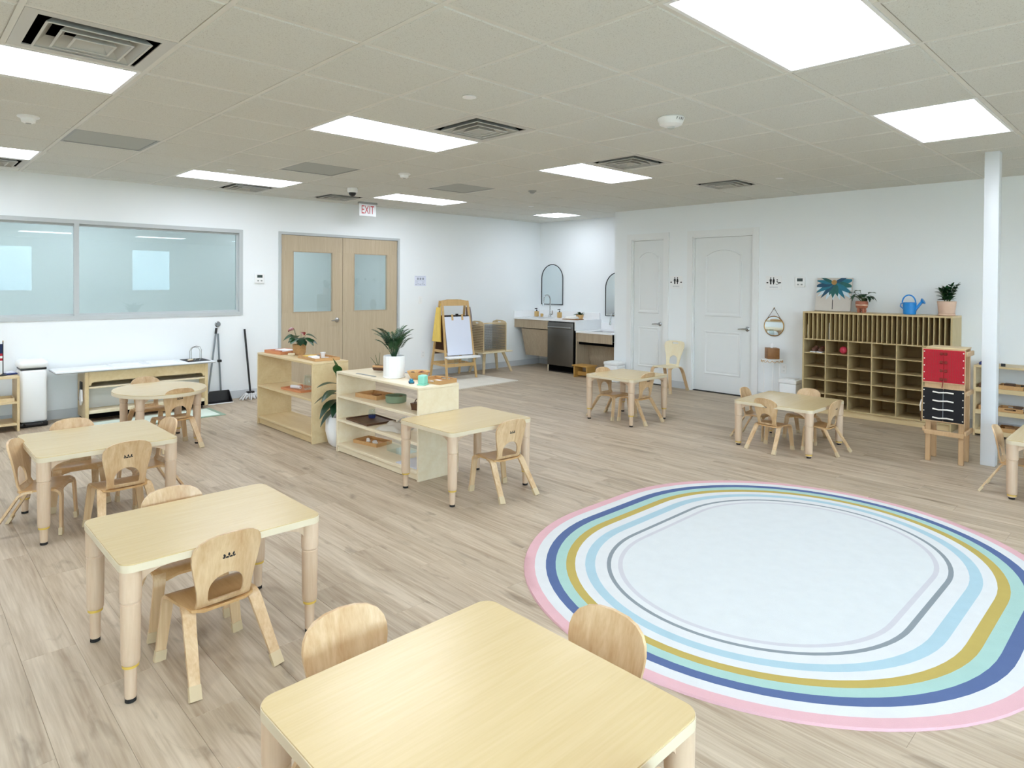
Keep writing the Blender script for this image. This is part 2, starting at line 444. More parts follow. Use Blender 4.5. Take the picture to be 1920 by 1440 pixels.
# ---- floor
fl = struct(MB().box(XL-0.2, XA+0.2, YF-0.2, YB+0.12, -0.12, -0.004).build('floor', 'subfloor'), 'greige oak plank floor running towards the double doors', 'floor')
PW, PL = 0.182, 1.22
def plank_mesh(wd, ln):
    b = 0.0007; g = 0.0003; x = wd/2-g; y = ln/2-g
    return ([(-x,-y,-0.004),(x,-y,-0.004),(x,y,-0.004),(-x,y,-0.004),(-x,-y,-b),(x,-y,-b),(x,y,-b),(-x,y,-b),(-x+b,-y+b,0),(x-b,-y+b,0),(x-b,y-b,0),(-x+b,y-b,0)],
            [(0,1,5,4),(1,2,6,5),(2,3,7,6),(3,0,4,7),(4,5,9,8),(5,6,10,9),(6,7,11,10),(7,4,8,11),(8,9,10,11)])
planks = []
_x = XL; _i = 0
_off = [0.0, 0.47, 0.93, 0.22, 0.71, 1.08, 0.35, 0.84]
while _x < XA:
    x1 = min(_x+PW, XA); y = YF - _off[_i % 8] - 0.013*(_i % 5)
    while y < YB:
        ya, yb = max(y, YF), min(y+PL, YB)
        if yb-ya > 0.03: planks.append((_x, x1, ya, yb))
        y += PL
    _x += PW; _i += 1
def in_view(pts):
    n = 0; xs = []; ys = []
    for p in pts:
        q = to_px(p)
        if q is None: continue
        xs.append(q[0]); ys.append(q[1])
        if -5 <= q[0] <= 1925 and -5 <= q[1] <= 1445: n += 1
    if not n: return 0
    cl = lambda v, a, b: max(a, min(b, v))
    return (cl(max(xs), 0, 1920)-cl(min(xs), 0, 1920))*(cl(max(ys), 0, 1440)-cl(min(ys), 0, 1440))
def seen(p):
    x0, x1, y0, y1 = p; ym = (y0+y1)/2
    return in_view([(x0, y0, 0), (x1, y0, 0), (x1, y1, 0), (x0, y1, 0), ((x0+x1)/2, ym, 0)])
rank = sorted(((seen(p), i) for i, p in enumerate(planks)), reverse=True)
single = set(i for a, i in rank[:300] if a > 0)
_pm = {}
rest = MB()
for i, (x0, x1, y0, y1) in enumerate(planks):
    wd, ln = x1-x0, y1-y0; vs, fs = plank_mesh(wd, ln); c = Vector(((x0+x1)/2, (y0+y1)/2, 0))
    if i in single:
        k = (round(wd, 3), round(ln, 3))
        if k not in _pm:
            me = bpy.data.meshes.new('plank'); me.from_pydata(vs, [], fs); me.update(); me.materials.append(MATS['floor_oak']); _pm[k] = me
        o = link('plank', _pm[k], fl); o.location = c
    else:
        rest.add([Vector(v)+c for v in vs], fs)
tag(rest.build('plank_field', 'floor_oak', fl), kind='stuff')
# ---- ceiling: recessed tiles on a tee grid
I0, I1 = math.floor((XL-GX)/GP), math.ceil((XA-GX)/GP); J0, J1 = math.floor((YF-GY)/GP), math.ceil((YB-GY)/GP)
LIGHTS = [(i, j, 2) for j in (7, 2, -3, -8) for i in (-7, -3, 1, 5) ] + [(10, 7, 1), (9, -8, 1)]
VENTS = [(-2, 1), (2, 1), (5, 1), (8, 1), (2, 8), (4, 8), (-2, 8), (8, -6), (2, -6), (5, -5)]
GREYS = [(-1, 5), (2, 5), (5, 5)]
used = {}
for i, j, n in LIGHTS:
    for k in range(n): used[(i+k, j)] = 'L'
for c in VENTS: used[c] = 'V'
for c in GREYS: used[c] = 'G'
cl = struct(MB().box(XL-0.2, XA+0.2, YF-0.2, YB+0.12, ZC+0.12, ZC+0.2).build('ceiling', 'plastic_grey'), 'suspended ceiling of square speckled tiles on a white grid', 'ceiling')
def tile_geo(hx, hy):
    s = 0.012; r = 0.020
    return ([(-hx+s,-hy+s,0.012),(hx-s,-hy+s,0.012),(hx-s,hy-s,0.012),(-hx+s,hy-s,0.012),
             (-hx+s,-hy+s,0.004),(hx-s,-hy+s,0.004),(hx-s,hy-s,0.004),(-hx+s,hy-s,0.004),
             (-hx+r,-hy+r,-0.004),(hx-r,-hy+r,-0.004),(hx-r,hy-r,-0.004),(-hx+r,hy-r,-0.004)],
            [(4,7,11,8),(7,6,10,11),(6,5,9,10),(5,4,8,9),(8,11,10,9),(0,4,5,1),(1,5,6,2),(2,6,7,3),(3,7,4,0),(0,1,2,3)])
_tm = {}; trest = MB()
for i in range(I0, I1):
    for j in range(J0, J1):
        if (i, j) in used: continue
        x0, x1 = max(GX+i*GP, XL), min(GX+(i+1)*GP, XA); y0, y1 = max(GY+j*GP, YF), min(GY+(j+1)*GP, YB)
        if x1-x0 < 0.06 or y1-y0 < 0.06: continue
        if x0 > XR-0.02 and y1 < YE: continue
        c = Vector(((x0+x1)/2, (y0+y1)/2, ZC)); vs, fs = tile_geo((x1-x0)/2, (y1-y0)/2)
        if in_view([(x0, y0, ZC), (x1, y0, ZC), (x1, y1, ZC), (x0, y1, ZC), c]) > 0:
            k = (round(x1-x0, 3), round(y1-y0, 3))
            if k not in _tm:
                me = bpy.data.meshes.new('ceiling_tile'); me.from_pydata(vs, [], fs); me.update(); me.materials.append(MATS['ceiling_tile']); _tm[k] = me
            o = link('ceiling_tile', _tm[k], cl); o.location = c
        else:
            trest.add([Vector(v)+c for v in vs], fs)
tag(trest.build('tile_field', 'ceiling_tile', cl), kind='stuff')
def spans(lo, hi, blocked):
    out = []; cur = lo
    for a, b in sorted(blocked):
        if a > cur: out.append((cur, min(a, hi)))
        cur = max(cur, b)
    if cur < hi: out.append((cur, hi))
    return out
LC = {(i+k, j): (i, j) for i, j, n in LIGHTS for k in range(n)}
for i in range(I0+1, I1):
    x = GX+i*GP
    if x > XA-0.05: continue
    blk = [(GY+j*GP+0.012, GY+(j+1)*GP-0.012) for j in range(J0, J1) if (i, j) in LC and LC.get((i-1, j)) == LC[(i, j)]]
    m = MB()
    for a, b in spans(YF, YB, blk): m.box(x-0.012, x+0.012, a, b, ZC-0.001, ZC+0.025)
    m.build('grid_tee', 'grid_white', cl)
for j in range(J0+1, J1):
    y = GY+j*GP; m = MB()
    for i in range(I0, I1): m.box(max(GX+i*GP+0.0125, XL), min(GX+(i+1)*GP-0.0125, XA), y-0.012, y+0.012, ZC, ZC+0.024)
    m.build('grid_crossbar', 'grid_white', cl)
MB().box(XL, XA, YB-0.022, YB, ZC-0.002, ZC+0.02).build('edge_angle', 'grid_white', cl)
MB().box(XR-0.022, XR, YF, YE, ZC-0.002, ZC+0.02).build('edge_angle', 'grid_white', cl)
# ---- walls (boxes around their openings)
def wall_with(name, axis, at, th, a0, a1, openings, mat='wall_paint', label=None):
    """axis 'y': wall at y=at..at+th running along x; axis 'x': at x=at..at+th running along y"""
    m = MB(); cuts = sorted(openings); cur = a0
    def bx(u0, u1, z0, z1):
        if u1-u0 < 1e-4 or z1-z0 < 1e-4: return
        if axis == 'y': m.box(u0, u1, at, at+th, z0, z1)
        else: m.box(at, at+th, u0, u1, z0, z1)
    for (u0, u1, z0, z1) in cuts:
        bx(cur, u0, 0, ZC+0.1); bx(u0, u1, 0, z0); bx(u0, u1, z1, ZC+0.1); cur = u1
    bx(cur, a1, 0, ZC+0.1)
    return struct(m.build(name, mat), label, 'wall')
WX0, WX1, WZ0, WZ1 = -0.30, 3.325, 1.062, 2.155      # interior window
DX0, DX1, DZ = 3.80, 5.72, 2.165                     # double door opening
wall_with('wall_back', 'y', YB, 0.12, XL-0.2, XA+0.2, [(WX0, WX1, WZ0, WZ1), (DX0, DX1, 0, DZ)], label='white back wall with the long interior window and double doors')
D2 = (5.355, 5.925, 0, 2.165); D3 = (3.995, 4.880, 0, 2.165)
wall_with('wall_right', 'x', XR, 0.12, YF-0.2, YE, [D3, D2], label='white right wall with the two restroom doors')
struct(MB().box(XR+0.12, XA+0.12, YE-0.12, YE, 0, ZC+0.1).build('wall_return', 'wall_paint'), 'short white wall closing the sink alcove', 'wall')
struct(MB().box(XA, XA+0.12, YE, YB, 0, ZC+0.1).build('wall_alcove', 'wall_paint'), 'white wall above the sinks in the alcove', 'wall')
struct(MB().box(XL-0.12, XL, YF-0.2, YB, 0, ZC+0.1).build('wall_left', 'wall_paint'), 'plain white wall on the left side out of frame', 'wall')
FW_ = [(-3.5, -1.6, 0.5, 2.42), (-1.2, 1.3, 0.5, 2.42), (1.85, 2.90, 1.17, 2.42), (5.22, 6.30, 1.17, 2.42)]
wall_with('wall_front', 'y', YF-0.12, 0.12, XL-0.2, XR+0.2, FW_, label='white wall behind the viewer with daylight windows')
# ---- baseboards
for k, (x0, x1) in enumerate(((XL, DX0-0.05), (DX1+0.05, XA))):
    struct(MB().box(x0, x1, YB-0.008, YB, 0, 0.10).build('baseboard_back' if k == 0 else 'baseboard_back_alcove', 'baseboard'), 'pale grey vinyl baseboard left of the double doors' if k == 0 else 'pale grey vinyl baseboard right of the double doors', 'baseboard')
for k, (y0, y1, nm) in enumerate(((YF, D3[0]-0.085, 'right of the wide restroom door'), (D3[1]+0.085, D2[0]-0.085, 'between the two restroom doors'), (D2[1]+0.085, YE, 'at the alcove corner'))):
    struct(MB().box(XR-0.008, XR, y0, y1, 0, 0.10).build('baseboard_right_%s' % ('main', 'middle', 'corner')[k], 'baseboard'), 'pale grey vinyl baseboard ' + nm, 'baseboard')
struct(MB().box(XA-0.008, XA, YE, YB-0.01, 0, 0.10).build('baseboard_alcove', 'baseboard'), 'pale grey vinyl baseboard under the sinks', 'baseboard')
# ---- column
struct(MB().rbox(6.632, 6.735, 1.10, 1.203, 0, ZC+0.003, 0.004).build('trim_1', 'column_white'), 'square white column from floor to ceiling near the right edge', 'column')
# ---- interior window
wd = struct(thing('window_1', 'long grey framed interior window on the back wall', 'window', ((WX0+WX1)/2, YB, WZ0)))
def frame(m, x0, x1, z0, z1, t, ya, yb):
    m.box(x0, x1, ya, yb, z0, z0+t); m.box(x0, x1, ya, yb, z1-t, z1); m.box(x0, x0+t, ya, yb, z0+t, z1-t); m.box(x1-t, x1, ya, yb, z0+t, z1-t)
m = MB(wd); frame(m, WX0, WX1, WZ0, WZ1, 0.045, YB-0.012, YB+0.05); m.build('window_frame', 'steel_frame', wd)
m = MB(wd); frame(m, WX0+0.045, WX1-0.045, WZ0+0.045, WZ1-0.045, 0.022, YB+0.03, YB+0.075); m.build('glazing_stop', 'steel_frame', wd)
MB(wd).box(1.498, 1.545, YB-0.012, YB+0.05, WZ0+0.045, WZ1-0.045).build('mullion', 'steel_frame', wd)
for a, b in ((WX0+0.045, 1.498), (1.545, WX1-0.045)):
    MB(wd).box(a, b, YB+0.052, YB+0.058, WZ0+0.04, WZ1-0.04).build('pane', 'hall_glass', wd)
# ---- double oak doors
dr = struct(thing('door_1', 'pair of oak veneer doors with tall glass lights and steel frame', 'door', ((DX0+DX1)/2, YB, 0)))
m = MB(dr); m.box(DX0, DX0+0.035, YB-0.012, YB+0.11, 0, DZ); m.box(DX1-0.035, DX1, YB-0.012, YB+0.11, 0, DZ); m.box(DX0+0.035, DX1-0.035, YB-0.012, YB+0.11, DZ-0.035, DZ); m.build('door_frame', 'steel_frame', dr)
mid = 4.757; yl = YB+0.006
for k, (a, b, ga, gb) in enumerate(((DX0+0.04, mid-0.003, 4.003, 4.60), (mid+0.003, DX1-0.04, 4.934, 5.508))):
    z0, z1 = 1.068, 1.912
    m = MB(dr); m.box(a, b, yl, yl+0.045, 0.008, z0); m.box(a, b, yl, yl+0.045, z1, DZ-0.04); m.box(a, ga, yl, yl+0.045, z0, z1); m.box(gb, b, yl, yl+0.045, z0, z1)
    lf = m.build('door_leaf', 'door_oak', dr)
    m = MB(dr); frame(m, ga, gb, z0, z1, 0.012, yl-0.003, yl+0.03); m.build('glass_stop', 'cab_oak', lf)
    MB(dr).box(ga, gb, yl+0.019, yl+0.025, z0, z1).build('pane', 'hall_glass', lf)
    hx = (a if k == 0 else b)
    for hz in (0.28, 1.07, 1.93):
        MB(dr).cyl(hx + (-0.004 if k == 0 else 0.004), yl-0.007, hz-0.055, hz+0.055, 0.008, n=10).build('hinge', 'steel_satin', lf)
lv = MB(dr); c = (4.665, yl, 0.952)
lv.add(*(lambda q: (q.v, q.f))(MB().lathe([(0.034, 0), (0.034, 0.008), (0.028, 0.014), (0.012, 0.02), (0.012, 0.05)], n=18).xf(Matrix.Translation(c) @ Matrix.Rotation(R(90), 4, 'X'))))
lv.tube([(c[0], c[1]-0.048, c[2]), (c[0]-0.04, c[1]-0.052, c[2]+0.002), (c[0]-0.11, c[1]-0.05, c[2]-0.006)], [0.011, 0.010, 0.007], 8)
lv.build('lever_handle', 'chrome', dr)
# ---- two white panel doors on the right wall
def white_door(name, label, op, hz=0.905):
    y0, y1, _, zt = op
    d = struct(thing(name, label, 'door', (XR, (y0+y1)/2, 0)))
    cw = 0.085
    m = MB(d); m.box(XR-0.018, XR, y0-cw, y0, 0, zt+cw); m.box(XR-0.018, XR, y1, y1+cw, 0, zt+cw); m.box(XR-0.018, XR, y0, y1, zt, zt+cw)
    m.build('casing', 'trim_white', d)
    m = MB(d); m.box(XR, XR+0.115, y0, y0+0.015, 0, zt); m.box(XR, XR+0.115, y1-0.015, y1, 0, zt); m.box(XR, XR+0.115, y0+0.015, y1-0.015, zt-0.015, zt); m.build('jamb', 'trim_white', d)
    xf = XR+0.035
    a, b = y0+0.018, y1-0.018
    slab = MB(d).box(xf, xf+0.04, a, b, 0.012, zt-0.018).build('door_slab', 'door_white', d)
    inset = 0.226*(y1-y0) - 0.046
    p0, p1 = a+inset, b-inset
    def ring(outline, h0, w):
        n = len(outline); cx = sum(p[0] for p in outline)/n; cz = sum(p[1] for p in outline)/n
        prof = ((0.0, 0.0), (0.006, -0.011), (0.016, -0.011), (0.030, -0.002), (0.045, -0.006), (0.055, -0.006))
        mm = MB(d); rows = []
        for off, dx in prof:
            row = []
            for (u, v) in outline:
                hw = (max(p[0] for p in outline)-min(p[0] for p in outline))/2; hh = (max(p[1] for p in outline)-min(p[1] for p in outline))/2
                row.append((xf+dx-0.0005 if dx < 0 else xf-0.0002, cx+(u-cx)*(1-off/hw), cz+(v-cz)*(1-off/hh)))
            rows.append(row)
        vs = [p for r_ in rows for p in r_]; fs = []
        for i in range(len(rows)-1):
            for k in range(n): fs.append((i*n+k, i*n+(k+1) % n, (i+1)*n+(k+1) % n, (i+1)*n+k))
        fs.append(tuple((len(rows)-1)*n+k for k in range(n)))
        mm.add(vs, fs); mm.build('raised_panel', 'door_white', slab, angle=20)
    zb, zm0, zm1, zs, za = 0.25, 0.85, 1.055, 1.895, 1.978
    ring([(p0, zb), (p1, zb), (p1, zm0), (p0, zm0)], 0, 0)
    top = [(p0, zm1), (p1, zm1), (p1, zs)] + [(p1+(p0-p1)*t, zs+(za-zs)*math.sin(math.pi*t)**0.8) for t in [i/12 for i in range(1, 12)]] + [(p0, zs)]
    ring(top, 0, 0)
    q = MB().lathe([(0.032, 0), (0.032, 0.008), (0.026, 0.013), (0.012, 0.018), (0.012, 0.05)], n=18).xf(Matrix.Translation((xf, a+0.065, hz)) @ Matrix.Rotation(R(-90), 4, 'Y'))
    h = MB(d).add(q.v, q.f); h.tube([(xf-0.046, a+0.065, hz), (xf-0.05, a+0.10, hz+0.002), (xf-0.048, a+0.175, hz-0.004)], [0.011, 0.010, 0.007], 8)
    h.build('lever_handle', 'chrome', d)
    MB(d).box(XR+0.002, XR+0.1, y0, y1, 0, 0.008).build('threshold', 'rubber', d)
    # sky light behind the leaf is blocked by an added panel
    return d
struct(MB().box(XR+0.121, XR+0.16, 3.7, 6.13, 0, ZC+0.1).build('wall_light_block', 'wall_paint'), 'added unseen panel blocking sky light behind the two white doors', 'wall')  # unseen panel added to stop sky light leaking past the doors
white_door('door_2', 'narrow white two-panel door next to the sink alcove', D2)
white_door('door_3', 'wide white two-panel door between the two restroom signs', D3)
# ---- windows behind the viewer (square ones seen as reflections, wide ones added for daylight)
for k, (x0, x1, z0, z1) in enumerate(FW_):
    ww = struct(thing('window_%d' % (k+2), ('wide window added for daylight behind the viewer at the far left', 'wide window added for daylight behind the viewer left of centre', 'square daylight window behind the viewer reflected at the left edge', 'square daylight window behind the viewer reflected in the middle of the interior glass', 'tall glazed door panel behind the viewer')[k], 'window', ((x0+x1)/2, YF, z0)))
    m = MB(ww); frame(m, x0, x1, z0, z1, 0.04, YF-0.08, YF+0.005); m.build('window_frame', 'trim_white', ww)
    MB(ww).box(x0+0.04, x1-0.04, YF-0.05, YF-0.045, z0+0.04, z1-0.04).build('pane', 'window_glass', ww)
struct(MB().box(-30, 40, -60, YF-0.3, -0.3, -0.15).build('ground', 'ground_out'), 'grey ground outside the daylight windows', 'ground')
hm = MB()
for k in range(26):
    hm.ball((-9+0.42*k+random.uniform(-.2, .2), -14+random.uniform(-.6, .6), 0.8+random.uniform(-.3, .5)), (0.6, 0.6, 0.8+random.uniform(0, .6)), 10, 7)
tag(hm.build('hedge', 'hedge'), 'green hedge outside the daylight windows', 'hedge')
tag(MB().box(1, 16, -30, -24, -0.15, 6.5).build('building', 'facade'), 'pale building across the street outside', 'building')
# ---- hallway beyond the interior window
HY = 10.35
struct(MB().box(XL-0.2, 6.05, HY, HY+0.1, 0, ZC+0.1).build('wall_hallway', 'hall_paint'), 'pale hallway wall seen through the interior glass', 'wall')
struct(MB().box(XL-0.3, XL-0.2, YB+0.12, HY+0.1, 0, ZC+0.1).build('wall_hallway_end', 'hall_paint'), 'end wall of the hallway on the left', 'wall')
struct(MB().box(6.05, 6.15, YB+0.12, HY+0.1, 0, ZC+0.1).build('wall_hallway_corner', 'hall_paint'), 'hallway corner wall seen through the right door glass', 'wall')
struct(MB().box(XL-0.3, 6.15, YB+0.12, HY+0.1, -0.1, 0).build('floor_hallway', 'subfloor'), 'hallway floor beyond the glass', 'floor')
struct(MB().box(XL-0.3, 6.15, YB+0.12, HY+0.1, ZC, ZC+0.1).build('ceiling_hallway', 'hall_paint'), 'hallway ceiling beyond the glass', 'ceiling')
struct(MB().box(XL-0.2, 6.05, HY-0.03, HY, 0.80, 1.0).build('trim_2', 'trim_white'), 'white rail along the hallway wall', 'rail')

# ================================================================== CEILING FITTINGS
def cell(i, j): return GX+i*GP, GY+j*GP
LBL = {(-3, 7): 'flat white ceiling light panel cut by the left edge above the flag shelf', (1, 7): 'long ceiling light panel above the interior window end', (5, 7): 'long ceiling light panel nearest the exit sign',
       (-3, 2): 'long ceiling light panel beside the large diffuser at upper left', (1, 2): 'long ceiling light panel in the middle of the ceiling, left of a diffuser', (5, 2): 'long ceiling light panel above the restroom doors beside a diffuser',
       (1, -3): 'largest ceiling light panel cut by the top edge', (5, -3): 'ceiling light panel at upper right in front of the column', (10, 7): 'small square ceiling light above the sinks'}
for i, j, n in LIGHTS:
    x, y = cell(i, j); x1 = min(x+n*GP, XA)
    t = thing('ceiling_light', LBL.get((i, j), 'flat ceiling light panel behind the viewer out of frame'), 'ceiling light', ((x+x1)/2, y+GP/2, ZC-0.002), group='ceiling light panels')
    a, b, c_, d_ = x+0.013, x1-0.013, y+0.013, y+GP-0.013
    m = MB(t)
    for q in ((a, a+0.018, c_, d_), (b-0.018, b, c_, d_), (a+0.018, b-0.018, c_, c_+0.018), (a+0.018, b-0.018, d_-0.018, d_)): m.box(q[0], q[1], q[2], q[3], ZC-0.003, ZC+0.02)
    m.build('panel_frame', 'trim_white', t)
    MB(t).add([(a+0.018, c_+0.018, ZC+0.006), (b-0.018, c_+0.018, ZC+0.006), (b-0.018, d_-0.018, ZC+0.006), (a+0.018, d_-0.018, ZC+0.006)], [(0, 3, 2, 1)]).build('diffuser', 'diffuser', t)
    MB(t).box(a, b, c_, d_, ZC+0.05, ZC+0.06).build('housing', 'trim_white', t)
VL = {(-2, 1): 'large louvred ceiling diffuser at the upper left', (2, 1): 'square louvred diffuser touching the middle ceiling light', (5, 1): 'square louvred diffuser beside the light above the doors', (8, 1): 'square louvred diffuser nearest the right wall',
      (2, 8): 'louvred diffuser tucked behind the light above the interior window', (4, 8): 'louvred diffuser just behind the dome camera', (-2, 8): 'louvred diffuser cut by the left edge'}
def ring_frustum(m, cx, cy, h0, z0, h1, z1, th=0.003):
    o = [(-1, -1), (1, -1), (1, 1), (-1, 1)]
    vs = [(cx+a*h0, cy+b*h0, z0) for a, b in o] + [(cx+a*h1, cy+b*h1, z1) for a, b in o] + [(cx+a*(h0-th), cy+b*(h0-th), z0) for a, b in o] + [(cx+a*(h1-th), cy+b*(h1-th), z1) for a, b in o]
    fs = []
    for k in range(4):
        k2 = (k+1) % 4; fs += [(k, k2, 4+k2, 4+k), (8+k, 12+k, 12+k2, 8+k2), (k, 8+k, 8+k2, k2), (4+k, 4+k2, 12+k2, 12+k)]
    m.add(vs, fs)
for (i, j) in VENTS:
    x, y = cell(i, j); cx, cy = x+GP/2, y+GP/2; h = GP/2-0.013
    t = thing('ceiling_diffuser', VL.get((i, j), 'square louvred diffuser behind the viewer'), 'air vent', (cx, cy, ZC-0.002), group='square ceiling diffusers')
    m = MB(t); w_ = 0.052
    m.box(cx-h, cx+h, cy-h, cy-h+w_, ZC-0.002, ZC+0.004); m.box(cx-h, cx+h, cy+h-w_, cy+h, ZC-0.002, ZC+0.004); m.box(cx-h, cx-h+w_, cy-h+w_, cy+h-w_, ZC-0.002, ZC+0.004); m.box(cx+h-w_, cx+h, cy-h+w_, cy+h-w_, ZC-0.002, ZC+0.004)
    m.build('vent_frame', 'vent_metal', t)
    for k, (r0, r1) in enumerate(((0.208, 0.160), (0.146, 0.098), (0.086, 0.045))):
        m = MB(t); zl = ZC-0.012-0.004*k; ring_frustum(m, cx, cy, r0, zl, r1, ZC+0.040, 0.003)
        q = r0; m.box(cx-q, cx+q, cy-q, cy-q+0.010, zl-0.003, zl); m.box(cx-q, cx+q, cy+q-0.010, cy+q, zl-0.003, zl); m.box(cx-q, cx-q+0.010, cy-q+0.010, cy+q-0.010, zl-0.003, zl); m.box(cx+q-0.010, cx+q, cy-q+0.010, cy+q-0.010, zl-0.003, zl)
        m.build('louver', 'vent_metal', t)
    MB(t).box(cx-0.044, cx+0.044, cy-0.044, cy+0.044, ZC+0.028, ZC+0.032).build('center_plate', 'vent_metal', t)
    m = MB(t); q = h-w_+0.004
    m.box(cx-q, cx+q, cy-q, cy+q, ZC+0.11, ZC+0.115); m.box(cx-q-0.004, cx-q, cy-q, cy+q, ZC+0.005, ZC+0.115); m.box(cx+q, cx+q+0.004, cy-q, cy+q, ZC+0.005, ZC+0.115); m.box(cx-q, cx+q, cy-q-0.004, cy-q, ZC+0.005, ZC+0.115); m.box(cx-q, cx+q, cy+q, cy+q+0.004, ZC+0.005, ZC+0.115)
    m.build('duct', 'void', t)
GL = {(-1, 5): 'grey return air panel at left between ceiling tiles', (2, 5): 'grey return air panel above the double doors', (5, 5): 'grey return air panel right of the dome camera'}
for (i, j) in GREYS:
    x, y = cell(i, j)
    t = thing('return_panel', GL[(i, j)], 'air vent', (x+GP/2, y+GP/2, ZC-0.002), group='grey return panels')
    m = MB(t); a, b, c_, d_ = x+0.013, x+GP-0.013, y+0.013, y+GP-0.013
    for q in ((a, a+0.02, c_, d_), (b-0.02, b, c_, d_), (a+0.02, b-0.02, c_, c_+0.02), (a+0.02, b-0.02, d_-0.02, d_)): m.box(q[0], q[1], q[2], q[3], ZC-0.001, ZC+0.015)
    m.build('panel_frame', 'plastic_grey', t)
    MB(t).box(a+0.02, b-0.02, c_+0.02, d_-0.02, ZC+0.004, ZC+0.012).build('grille', 'return_grille', t)
def ceil_lathe(t, name, prof, mat, n=24):
    x, y = t.location.x, t.location.y
    return MB(t).lathe([(r, ZC-0.0-z) for r, z in prof], x, y, n).build(name, mat, t)
t = thing('fire_alarm', 'white round fire alarm speaker lettered FIRE on the ceiling', 'fire alarm', (3.824, 2.438, ZC-0.004))
ceil_lathe(t, 'alarm_body', [(0.085, 0.004), (0.09, 0.012), (0.075, 0.05), (0.05, 0.062), (0.03, 0.066)], 'plastic_white'); ceil_lathe(t, 'strobe_lens', [(0.026, 0.066), (0.022, 0.078), (0.006, 0.084)], 'clear_glass')
for k, ch in enumerate('FIRE'):
    a = R(-120+12*k); r = 0.0855
    ex = Vector((-math.sin(a), math.cos(a), 0)); nz = Vector((math.cos(a), math.sin(a), -0.42)).normalized(); ey = nz.cross(ex)
    p = Vector((3.824+r*math.cos(a), 2.438+r*math.sin(a), ZC-0.0245)) + nz*0.0012
    mw = Matrix(((ex.x, ey.x, nz.x, p.x-t.location.x), (ex.y, ey.y, nz.y, p.y-t.location.y), (ex.z, ey.z, nz.z, p.z-t.location.z), (0, 0, 0, 1)))
    lettering('letter', ch, 0.024, 'ink', t, mw)
for (x, y, lb) in ((3.877, 5.638, 'white smoke detector above the double doors'), (0.721, 5.539, 'grey-white ceiling sensor at far left')):
    t = thing('smoke_detector', lb, 'smoke detector', (x, y, ZC-0.004))
    ceil_lathe(t, 'base', [(0.065, 0.004), (0.065, 0.012), (0.05, 0.02)], 'plastic_white'); ceil_lathe(t, 'sensor_head', [(0.045, 0.02), (0.04, 0.045), (0.025, 0.052)], 'plastic_white')
    ceil_lathe(t, 'led_ring', [(0.018, 0.052), (0.016, 0.054)], 'plastic_grey', 14)
t = thing('ceiling_speaker', 'small grey motion sensor on the ceiling before the sinks', 'sensor', (5.67, 5.543, ZC-0.004))
ceil_lathe(t, 'base', [(0.05, 0.004), (0.05, 0.014), (0.04, 0.02)], 'plastic_grey'); ceil_lathe(t, 'lens', [(0.034, 0.02), (0.026, 0.036), (0.01, 0.042)], 'plastic_grey')
for (x, y, lb) in ((2.543, 3.021, 'round sprinkler cover left of the middle diffuser'), (2.519, 6.692, 'round sprinkler cover beside the light over the interior window'), (6.767, 2.994, 'round sprinkler cover right of the rightmost diffuser'), (6.797, 6.664, 'round sprinkler cover in front of the sink light')):
    t = thing('sprinkler_cover', lb, 'sprinkler', (x, y, ZC-0.003)); ceil_lathe(t, 'cover_plate', [(0.042, 0.006), (0.042, 0.010)], 'plastic_white'); ceil_lathe(t, 'collar', [(0.03, 0.003), (0.03, 0.006)], 'plastic_grey')
t = thing('dome_camera', 'white dome security camera with black lens near the exit sign', 'camera', (4.04, 6.95, ZC-0.004))
ceil_lathe(t, 'housing', [(0.05, 0.003), (0.06, 0.006), (0.06, 0.05), (0.052, 0.06)], 'plastic_white')
MB(t).ball((4.04, 6.95, ZC-0.06), (0.045, 0.045, 0.045), 16, 10).build('lens_dome', 'plastic_black', t)
t = thing('exit_sign', 'hanging clear exit sign with red EXIT letters', 'exit sign', (4.92, 8.05, 2.40))
MB(t).box(4.78, 5.06, 8.02, 8.08, ZC-0.028, ZC-0.004).build('canopy', 'plastic_grey', t)
MB(t).rbox(4.785, 5.055, 8.045, 8.055, 2.425, ZC-0.028, 0.003).build('sign_panel', 'paper', t)
lettering('exit_letters', 'EXIT', 0.165, 'red_print', t, Matrix.Translation((-t.location.x, -t.location.y, -t.location.z)) @ face_negY(4.92, 8.044, 2.507), 0.62)
for x, nm in ((-2.4, 'far left'), (-0.3, 'left'), (1.9, 'right of centre'), (4.4, 'right')):  # unseen panels added so the hallway glass looks bright
    t = thing('hallway_fill_light', 'added hallway light panel beyond the glass, %s one' % nm, 'ceiling light', (x, 9.45, ZC-0.03), group='added hallway lights')
    MB(t).box(x-0.62, x+0.62, 9.0, 9.6, ZC-0.03, ZC-0.001).build('panel_frame', 'trim_white', t)
    MB(t).add([(x-0.6, 9.02, ZC-0.031), (x+0.6, 9.02, ZC-0.031), (x+0.6, 9.58, ZC-0.031), (x-0.6, 9.58, ZC-0.031)], [(0, 3, 2, 1)]).build('diffuser', 'diffuser', t)

